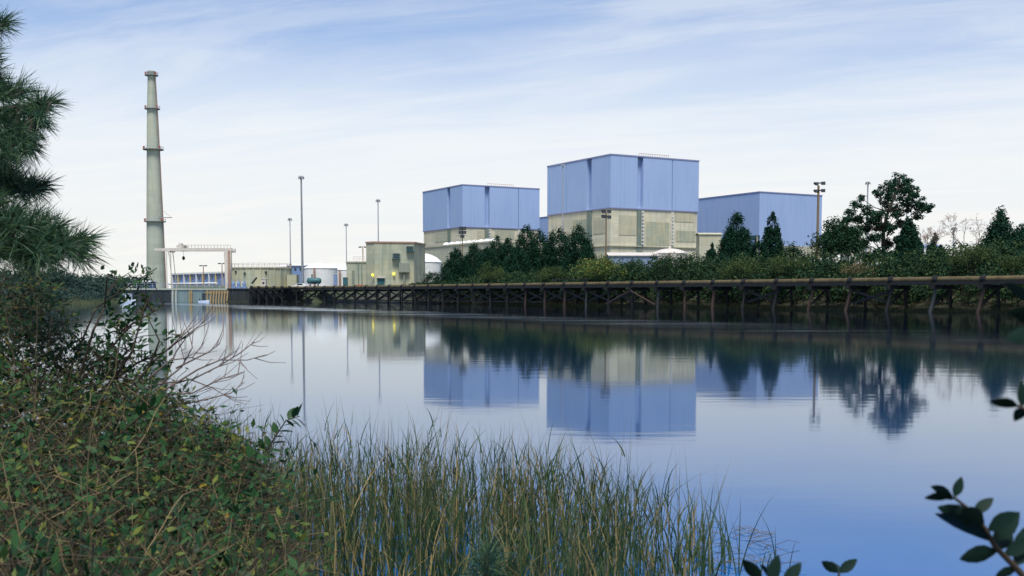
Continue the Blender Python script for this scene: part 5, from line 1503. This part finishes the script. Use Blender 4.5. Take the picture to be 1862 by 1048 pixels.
# longer arching pale stems low on the left
for i in range(26):
    uu = rng.uniform(-80, 260); vv = rng.uniform(max(700, np.interp(uu, SU, SV) + 60), 1080); dpt = 2.5 + (1080 - vv) / 560 * 4.1
    p = P(uu, vv, dpt)
    d = unit(np.array([rng.normal() * .8 + .3, rng.normal() * .2, .35 + rng.random() * .4]))
    L = rng.uniform(.6, 1.2); r = rng.uniform(.002, .0038)
    lines.append((wander(np.array(p) - d * L * .4, d, L, 10, rng, .09), r, r * .5))
twigs('pale_twigs', lines, 'twig', th, n=3)
twigs('dark_twigs', dlines, 'dark_twig', th, n=3)
def leaf_mass(name, n, mat, size, power, umax, per=4, jit=.45, clump=0.0):
    u, v, dp = thick_point(n, power, umax)
    if clump:
        w = np.sin(u * .043 + v * .021 + 1) * np.sin(v * .051 - u * .017) + .5 * np.sin(u * .11 + v * .09)
        keep = w + rng.normal(size=n) * .35 > -clump + .1
        u, v, dp = u[keep], v[keep], dp[keep]; n = len(u)
    C = thick_to_world(u, v, dp, jit)
    idx = np.repeat(np.arange(n), per)
    P_ = C[idx] + rng.normal(size=(len(idx), 3)) * np.array([.05, .05, .04])
    nrm = unit(rng.normal(size=P_.shape) * .55 + np.array([.05, -.35, .85]))
    ax = unit(np.cross(nrm, rdir(len(idx), rng)))
    s = size * rng.uniform(.6, 1.3, len(idx))
    tag(fast(name, leaf_quads(P_, ax, nrm, s, s * .42), 4, mat, th), kind='stuff')
ta = unit(np.array([d[0] for d in ldir])); sg_ = np.array([d[1] for d in ldir])[:, None]
pd = unit(np.cross(ta, rng.normal(size=ta.shape) * .5 + np.array([0, -.4, .8]))) * sg_
ax_ = unit(ta * .6 + pd * .85 + rng.normal(size=ta.shape) * .15)
sz_ = rng.uniform(.026, .056, len(ta)); nr_ = unit(rng.normal(size=ta.shape) * .4 + np.array([0, -.35, .85]))
tag(fast('leaves', leaf_quads(np.array(ltip) + ax_ * sz_[:, None] * .5, ax_, nr_, sz_, sz_ * .42), 4, 'near_leaf', th), kind='stuff')
leaf_mass('loose_leaves', 1500, 'near_leaf', .04, .95, 450, clump=.1)
leaf_mass('shaded_inner_leaves', 5200, 'shaded_leaf', .048, .75, 480, jit=1.6)  # deeper layer of the same thicket leaves, its shade put into their colour
leaf_mass('yellow_leaves', 260, 'yellowing_leaf', .04, 1.0, 460, per=2)
# a proper leaf shape, shared by the larger single leaves
def leaf_shape(name, mat, fold=.16, curl=.12, wide=.5):
    mb = MB(); st = [(0, .0), (.12, .45), (.32, .92), (.52, 1.0), (.75, .72), (.92, .3), (1, .0)]
    for t, w in st:
        z = -curl * t * t
        mb.v += [(t, 0, z), (t, w * wide / 2, z + fold * w * wide * .5), (t, -w * wide / 2, z + fold * w * wide * .5)]
    for i in range(len(st) - 1):
        a, b = i * 3, (i + 1) * 3
        mb.f += [(a, b, b + 1, a + 1), (a, a + 2, b + 2, b)]; mb.m += [0, 0]
    me = bpy.data.meshes.new(name); me.from_pydata(mb.v, [], mb.f); me.materials.append(MATS[mat])
    me.polygons.foreach_set('use_smooth', [True] * len(me.polygons))
    return me
LEAF = leaf_shape('leaf', 'near_leaf'); LEAF_Y = leaf_shape('leaf_yellow', 'yellowing_leaf'); LEAF_G = leaf_shape('leaf_gloss', 'gloss_leaf', wide=.46)
def put_leaf(parent, p, d, size, mesh, roll=0.0, nrm=None):
    q = V(d).to_track_quat('X', 'Z').to_euler()
    o = place('leaf', mesh, parent, p, (0, 0, 0), (size, size, size))
    from mathutils import Quaternion
    e = V(d).to_track_quat('X', 'Z') @ Quaternion((1, 0, 0), roll)
    o.rotation_euler = e.to_euler()
    return o
for k in range(190):
    u_, v_, d_ = thick_point(1, 1.0, 460)
    p = PA(u_, v_, d_ - .12)[0]
    d = unit(np.array([rng.normal(), rng.normal() * .6 - .2, rng.normal() * .4 + .05]))
    put_leaf(th, p, d, rng.uniform(.035, .062), LEAF if rng.random() < .9 else LEAF_Y, rng.normal() * .7)

# dark stemmed evergreen shrub standing against the water
rng = np.random.default_rng(37)
sh = thing('evergreen_shrub', 'small leaved evergreen shrub with dark stems rising against the water', 'shrub', P(150, 760, 6.6) * 1.0)
stems_px = [[(110, 720), (140, 640), (175, 560), (235, 520), (285, 488)], [(140, 700), (170, 600), (190, 560), (195, 505), (210, 492)], [(200, 700), (240, 640), (262, 560), (278, 530)],
            [(150, 690), (205, 630), (240, 590), (300, 555)], [(210, 690), (250, 660), (300, 640), (345, 605)], [(190, 690), (230, 640), (220, 600), (207, 560)], [(240, 700), (270, 670), (290, 620), (270, 580)]]
lines = []; samples = []
for sp in stems_px:
    Y0 = 6.0 + rng.normal() * .25
    w = [P(a, b, Y0 + rng.normal() * .05) for a, b in sp]
    lines.append((w, .008, .0025))
    for a, b in zip(w[:-1], w[1:]):
        for q in range(5): samples.append((a.lerp(b, rng.random()), (b - a).normalized()))
side_lines = []; leafp, leafd = [], []
dens_px = [((235, 590), 42, 36, 200), ((225, 640), 52, 40, 260), ((250, 545), 30, 22, 80), ((265, 500), 20, 14, 40), ((215, 500), 18, 12, 18), ((170, 640), 36, 40, 70), ((315, 615), 26, 14, 34), ((290, 655), 32, 22, 90), ((280, 565), 18, 14, 50)]
for (uu, vv), su, sv, nn in dens_px:
    for k in range(int(nn * .55)):
        p = P(uu - 10 + rng.normal() * su * .6, vv + rng.normal() * sv * .6, 6.0 + rng.normal() * .16)
        dd = unit(np.array([rng.normal() * .8 + .25, rng.normal() * .5, abs(rng.normal()) * .5 + .15]))
        leafp.append(tuple(p)); leafd.append(dd)
        if k % 5 == 0:
            a = min(samples, key=lambda s: (s[0] - p).length)[0]
            side_lines.append(([a, (a + p) / 2 + V((0, 0, .012)), p], .0035, .0015))
twigs('stems', lines + side_lines, 'dark_twig', sh, n=5)
order = np.argsort(rng.random(len(leafp)))
for j in order[:260]:
    put_leaf(sh, leafp[j], leafd[j], rng.uniform(.03, .05), LEAF, rng.normal() * .8)
rest = order[260:]
if len(rest):
    nr = unit(rng.normal(size=(len(rest), 3)) + np.array([0, -.3, .8])); C = np.array(leafp)[rest]; ax = np.array(leafd)[rest]
    tag(fast('foliage', leaf_quads(C, ax, nr, .042, .019), 4, 'near_leaf', sh), kind='stuff')

# bare twigged shrub at the water's edge
rng = np.random.default_rng(41)
bs_ = thing('bare_shrub', 'leafless grey twigged shrub leaning over the water', 'shrub', P(300, 760, 6.2))
tw = [[(280, 700), (350, 690), (400, 665), (440, 640), (462, 622)], [(290, 715), (360, 672), (400, 655), (450, 655), (484, 645)], [(285, 720), (350, 715), (400, 690), (445, 676)], [(300, 690), (320, 640), (345, 605), (372, 585)],
      [(270, 690), (310, 655), (350, 650), (372, 622)], [(300, 740), (360, 730), (420, 715), (445, 695)], [(320, 670), (380, 640), (400, 625)], [(290, 700), (330, 668), (350, 632), (342, 600)], [(310, 700), (345, 690), (385, 705), (410, 720)], [(260, 670), (300, 640), (330, 612), (335, 600)]]
for sp in tw:
    Y0 = 6.1 + rng.normal() * .2
    w = [P(a, b, Y0 + rng.normal() * .04) for a, b in sp]
    out = [(w, .0055, .0018)]
    for a, b in zip(w[1:-1], w[2:]):
        for q in range(3):
            s = a.lerp(b, rng.random()); d0 = np.array((b - a).normalized()); nd = unit(d0 + rng.normal(size=3) * .5 + np.array([0, 0, .25])); L = rng.uniform(.06, .2)
            m = s + V(nd) * L * .5; e = m + V(unit(nd + np.array([0, 0, .25]))) * L * .5
            out.append(([s, m, e], .0026, .0012))
    twigs('branch', out, 'grey_twig', bs_, n=4)

# leafy sprigs standing out of the thicket edge
for lab, px, Y, seed in (('dark willow like sprig rising from the thicket over the reeds', [(480, 830), (500, 795), (520, 765), (545, 757)], 5.2, 1), ('sprig of paired leaves at the lower right rim of the thicket', [(350, 960), (400, 900), (440, 850), (470, 820)], 4.6, 2), ('broad leafed green sprig in the middle of the thicket', [(210, 800), (240, 770), (270, 745), (300, 730)], 5.0, 3)):
    rng = np.random.default_rng(50 + seed)
    w = [P(a, b, Y) for a, b in px]
    o = thing('leafy_sprig', lab, 'sprig', w[0])
    twigs('stem', [(w, .005, .002)], 'dark_twig', o, n=5)
    for a, b in zip(w[:-1], w[1:]):
        for q in range(6):
            p = a.lerp(b, q / 6); sgn = 1 if q % 2 else -1
            d0 = (b - a).normalized(); perp = d0.cross(V((0, 1, 0))) * sgn
            put_leaf(o, p, np.array((d0 * .6 + perp * .8 + V((0, rng.normal() * .3, rng.normal() * .1))).normalized()), rng.uniform(.05, .075), LEAF, rng.normal() * .6)

# ------------------------------------------------------------------ reeds
rng = np.random.default_rng(61)
def reed_roots(n):
    u = rng.uniform(330, 1300, n)
    ymax = np.interp(u, [330, 450, 600, 750, 900, 1000, 1100, 1180, 1230, 1275], [9.6, 9.4, 9.0, 8.7, 8.3, 7.8, 7.3, 7.0, 6.8, 6.4])
    ymin = np.interp(u, [330, 520, 600, 1275], [6.6, 5.0, 4.5, 4.6])
    Y = ymin + (ymax - ymin) * rng.random(n) ** .8
    x = (u - CX) / F * Y
    w = np.sin(x * 5.1 + Y * 2.3) * np.sin(Y * 6.7 - x * 1.9) + .6 * np.sin(x * 11 + 1.3) * np.sin(Y * 9.1)
    keep = (w + rng.normal(size=n) * .5 > -.25) & (rng.random(n) < np.interp(u, [330, 1000, 1150, 1300], [1, 1, .5, .10]))
    u, Y, x = u[keep], Y[keep], x[keep]
    return np.stack([x, Y, np.full(len(x), -.03)], -1), u
R0, uu = reed_roots(2050)
per = 2
idx = np.repeat(np.arange(len(R0)), per)
roots = R0[idx] + np.concatenate([rng.normal(size=(len(idx), 2)) * .03, np.zeros((len(idx), 1))], 1)
ns = len(idx)
hts = np.clip(rng.normal(.62, .14, ns), .25, 1.0)
hts = np.where(rng.random(ns) < .08, np.clip(hts + rng.uniform(.08, .25, ns), 0, 1.02), hts)
bend = np.where(rng.random(ns) < .1, rng.uniform(.25, .8, ns), np.abs(rng.normal(size=ns)) * .10)
reeds = blades('reeds', roots, hts, rng.uniform(.006, .011, ns), bend, 'reed_blade', rng, k=7, tilt=.12)
tag(reeds, 'dense green and tan reeds standing in the near water', 'reeds', kind='stuff')
# narrow leaves leaving the stems on alternate sides
nl = 2
li = np.repeat(np.arange(ns), nl); m = len(li)
tpos = rng.uniform(.2, .75, m); st = roots[li].copy(); st[:, 2] += hts[li] * tpos
az = rng.random(m) * 2 * math.pi
outd = np.stack([np.cos(az), np.sin(az), np.zeros(m)], -1)
Ll = rng.uniform(.14, .36, m); k = 6; tt_ = np.linspace(0, 1, k)
reach = rng.uniform(.18, .6, m)
off = (Ll * reach)[:, None] * tt_[None] ** 1.4
rise = (Ll * (1 - .3 * reach))[:, None] * (tt_[None] - rng.uniform(.0, .45, m)[:, None] * tt_[None] ** 2.5)
pts = st[:, None, :] + outd[:, None, :] * off[:, :, None]; pts[:, :, 2] += rise
sa = rng.random(m) * math.pi; side = unit(np.stack([np.cos(sa), np.sin(sa) * .6, np.zeros(m)], -1))
strips('reed_leaves', pts, side, rng.uniform(.005, .010, m)[:, None] * np.clip(1.0 - tt_[None] ** 1.8, .05, 1), 'reed_leaf', reeds)
# short young growth near the bottom
R1, u1 = reed_roots(600); keep = R1[:, 1] < 7.0; R1 = R1[keep]
sg = blades('undergrowth', R1, rng.uniform(.12, .36, len(R1)), rng.uniform(.005, .009, len(R1)), rng.uniform(.1, .8, len(R1)), 'reed_blade', rng, parent=reeds, k=5, tilt=.4)
# loose stems at the right of the reed bed
rng = np.random.default_rng(67)
for lab, ur, nn, Ys in (('loose clump of tan reeds just right of the dense reed bed', (1268, 1310), 15, (6.5, 7.3)), ('sparse middle clump of tan reeds in open water', (1318, 1352), 13, (6.5, 7.0)), ('last thin reed stems at the right, in open water', (1370, 1445), 10, (6.45, 6.8))):
    u = rng.uniform(*ur, nn); Y = rng.uniform(*Ys, nn)
    o = thing('reed_clump', lab, 'reeds', V(((np.mean(u) - CX) / F * np.mean(Y), np.mean(Y), 0)))
    for j in range(nn):
        rt = np.array([[(u[j] - CX) / F * Y[j], Y[j], -.03]])
        hh = rng.uniform(.25, .62) * (1.0 if ur[0] < 1360 else .75)
        blades('stem', rt, np.array([hh]), np.array([.009]), np.array([abs(rng.normal()) * .2]), 'reed_blade', rng, parent=o, k=7, tilt=.14)
# floating dead stalks
lines = []
for k in range(80):
    u_ = rng.uniform(1225, 1420); Yw = rng.uniform(6.5, 8.0) - (u_ - 1225) / 400 * rng.random()
    x = (u_ - CX) / F * Yw; a = rng.uniform(-.6, .6) + (math.pi if rng.random() < .5 else 0); L = rng.uniform(.05, .22)
    p = V((x, Yw, .008)); q = V((x + math.cos(a) * L, Yw + math.sin(a) * L, .012 + rng.random() * .05))
    lines.append(([p, (p + q) / 2 + V((0, 0, rng.random() * .03)), q], .0022, .0012))
fs = twigs('floating_stalks', lines, 'dead_reed', None, n=4)
tag(fs, 'broken dead stalks floating at the right end of the reeds', 'stalks', kind='stuff')
# dry grass at the foot of the thicket
rng = np.random.default_rng(71)
n = 1500
u = rng.normal(400, 70, n); v = rng.uniform(800, 1120, n); Y = np.interp(v, [800, 1120], [6.4, 3.6])
p = PA(u, v, Y); p[:, 2] = np.maximum(p[:, 2] - .25, 0)
keep = v > np.interp(u, SU, SV) - 10; p = p[keep]; n = len(p)
dg = blades('dry_grass', p, rng.uniform(.18, .42, n), rng.uniform(.003, .006, n), np.abs(rng.normal(size=n)) * .6, 'dry_grass', rng, k=6, tilt=.5)
tag(dg, 'matted straw coloured grass between thicket and reeds', 'grass', kind='stuff')

# pine seedling at the bottom centre
rng = np.random.default_rng(73)
b = P(885, 1075, 4.6); b.z = -.05
o = thing('pine_seedling', 'small pine seedling radiating needles at the bottom centre', 'seedling', b)
t = P(885, 1005, 4.6)
MB().tube([b, (b + t) / 2, t], [.012, .01, .006], n=6).build('stem', 'bark', o)
cs = np.array([tuple(b.lerp(t, f)) for f in np.linspace(.55, 1.0, 8)]); ds = np.tile(np.array([[0, -.1, .8]]), (8, 1))
tag(fast('needles', tuft_needles(cs, ds, 70, .17, rng, width=.003, cone=.9), 5, 'near_needle', o), kind='stuff')

# ------------------------------------------------------------------ leaves close to the camera, lower right
rng = np.random.default_rng(79)
def near_branch(label, stem, Y, leaves, base):
    w = [P(a, b, Y) for a, b in stem]
    o = thing('leafy_branch', label, 'branch', V(base))
    pts = [V(base), V(base).lerp(w[0], .5) + V((0, 0, .05))] + w
    k = len(pts)
    MB().tube(pts, [.006 - .0042 * i / (k - 1) for i in range(k)], n=6).build('stem', 'dark_twig', o, smooth=True)
    for (a, b, c, d, dz) in leaves:
        p, q = P(a, b, Y), P(c, d, Y + dz)
        put_leaf(o, p, np.array((q - p).normalized()), (q - p).length * 1.15, LEAF_G, rng.normal() * .35 + 1.15)
    return o
near_branch('dark blurred leafy branch in the lower right corner', [(1880, 1070), (1845, 1030), (1810, 995), (1790, 960), (1760, 925), (1735, 905)], 1.35,
            [(1735, 905, 1748, 872, .0), (1735, 905, 1686, 901, .0), (1735, 908, 1702, 886, .03), (1770, 935, 1802, 908, 0), (1775, 945, 1714, 924, .02), (1790, 960, 1750, 925, -.02), (1800, 985, 1716, 930, 0), (1805, 985, 1850, 938, .0),
             (1812, 1000, 1836, 945, .04), (1815, 1003, 1750, 1012, 0), (1825, 1010, 1872, 985, 0), (1845, 1030, 1880, 960, .02), (1850, 1035, 1812, 1045, 0), (1795, 965, 1840, 935, -.03)], (.95, 1.25, .05))
near_branch('pair of small dark leaves at the bottom edge right of the reeds', [(1527, 1075), (1526, 1052), (1525, 1040)], 1.9,
            [(1525, 1042, 1497, 1022, 0), (1525, 1042, 1555, 1020, 0), (1525, 1040, 1518, 1020, .04)], (.6, 1.9, -.02))
near_branch('cluster of dark leaf tips at the bottom edge by the loose reeds', [(1405, 1100), (1403, 1070), (1400, 1050)], 1.7,
            [(1385, 1058, 1355, 1020, 0), (1402, 1062, 1412, 1016, 0), (1425, 1066, 1452, 1028, 0), (1400, 1050, 1388, 1030, .03)], (.45, 1.7, -.02))
near_branch('dark leaf spray poking in at mid height on the right edge', [(1920, 780), (1880, 752), (1850, 738)], 1.2,
            [(1852, 740, 1806, 727, 0), (1858, 742, 1860, 698, 0), (1862, 742, 1848, 760, .02), (1875, 750, 1885, 705, 0)], (1.0, 1.2, .05))
near_branch('dark out of focus leaves on the right edge over the trestle', [(1930, 640), (1890, 600), (1875, 560)], 1.1,
            [(1890, 572, 1838, 566, 0), (1892, 602, 1834, 616, 0), (1872, 548, 1838, 518, .02), (1885, 590, 1850, 574, 0)], (1.05, 1.15, .05))
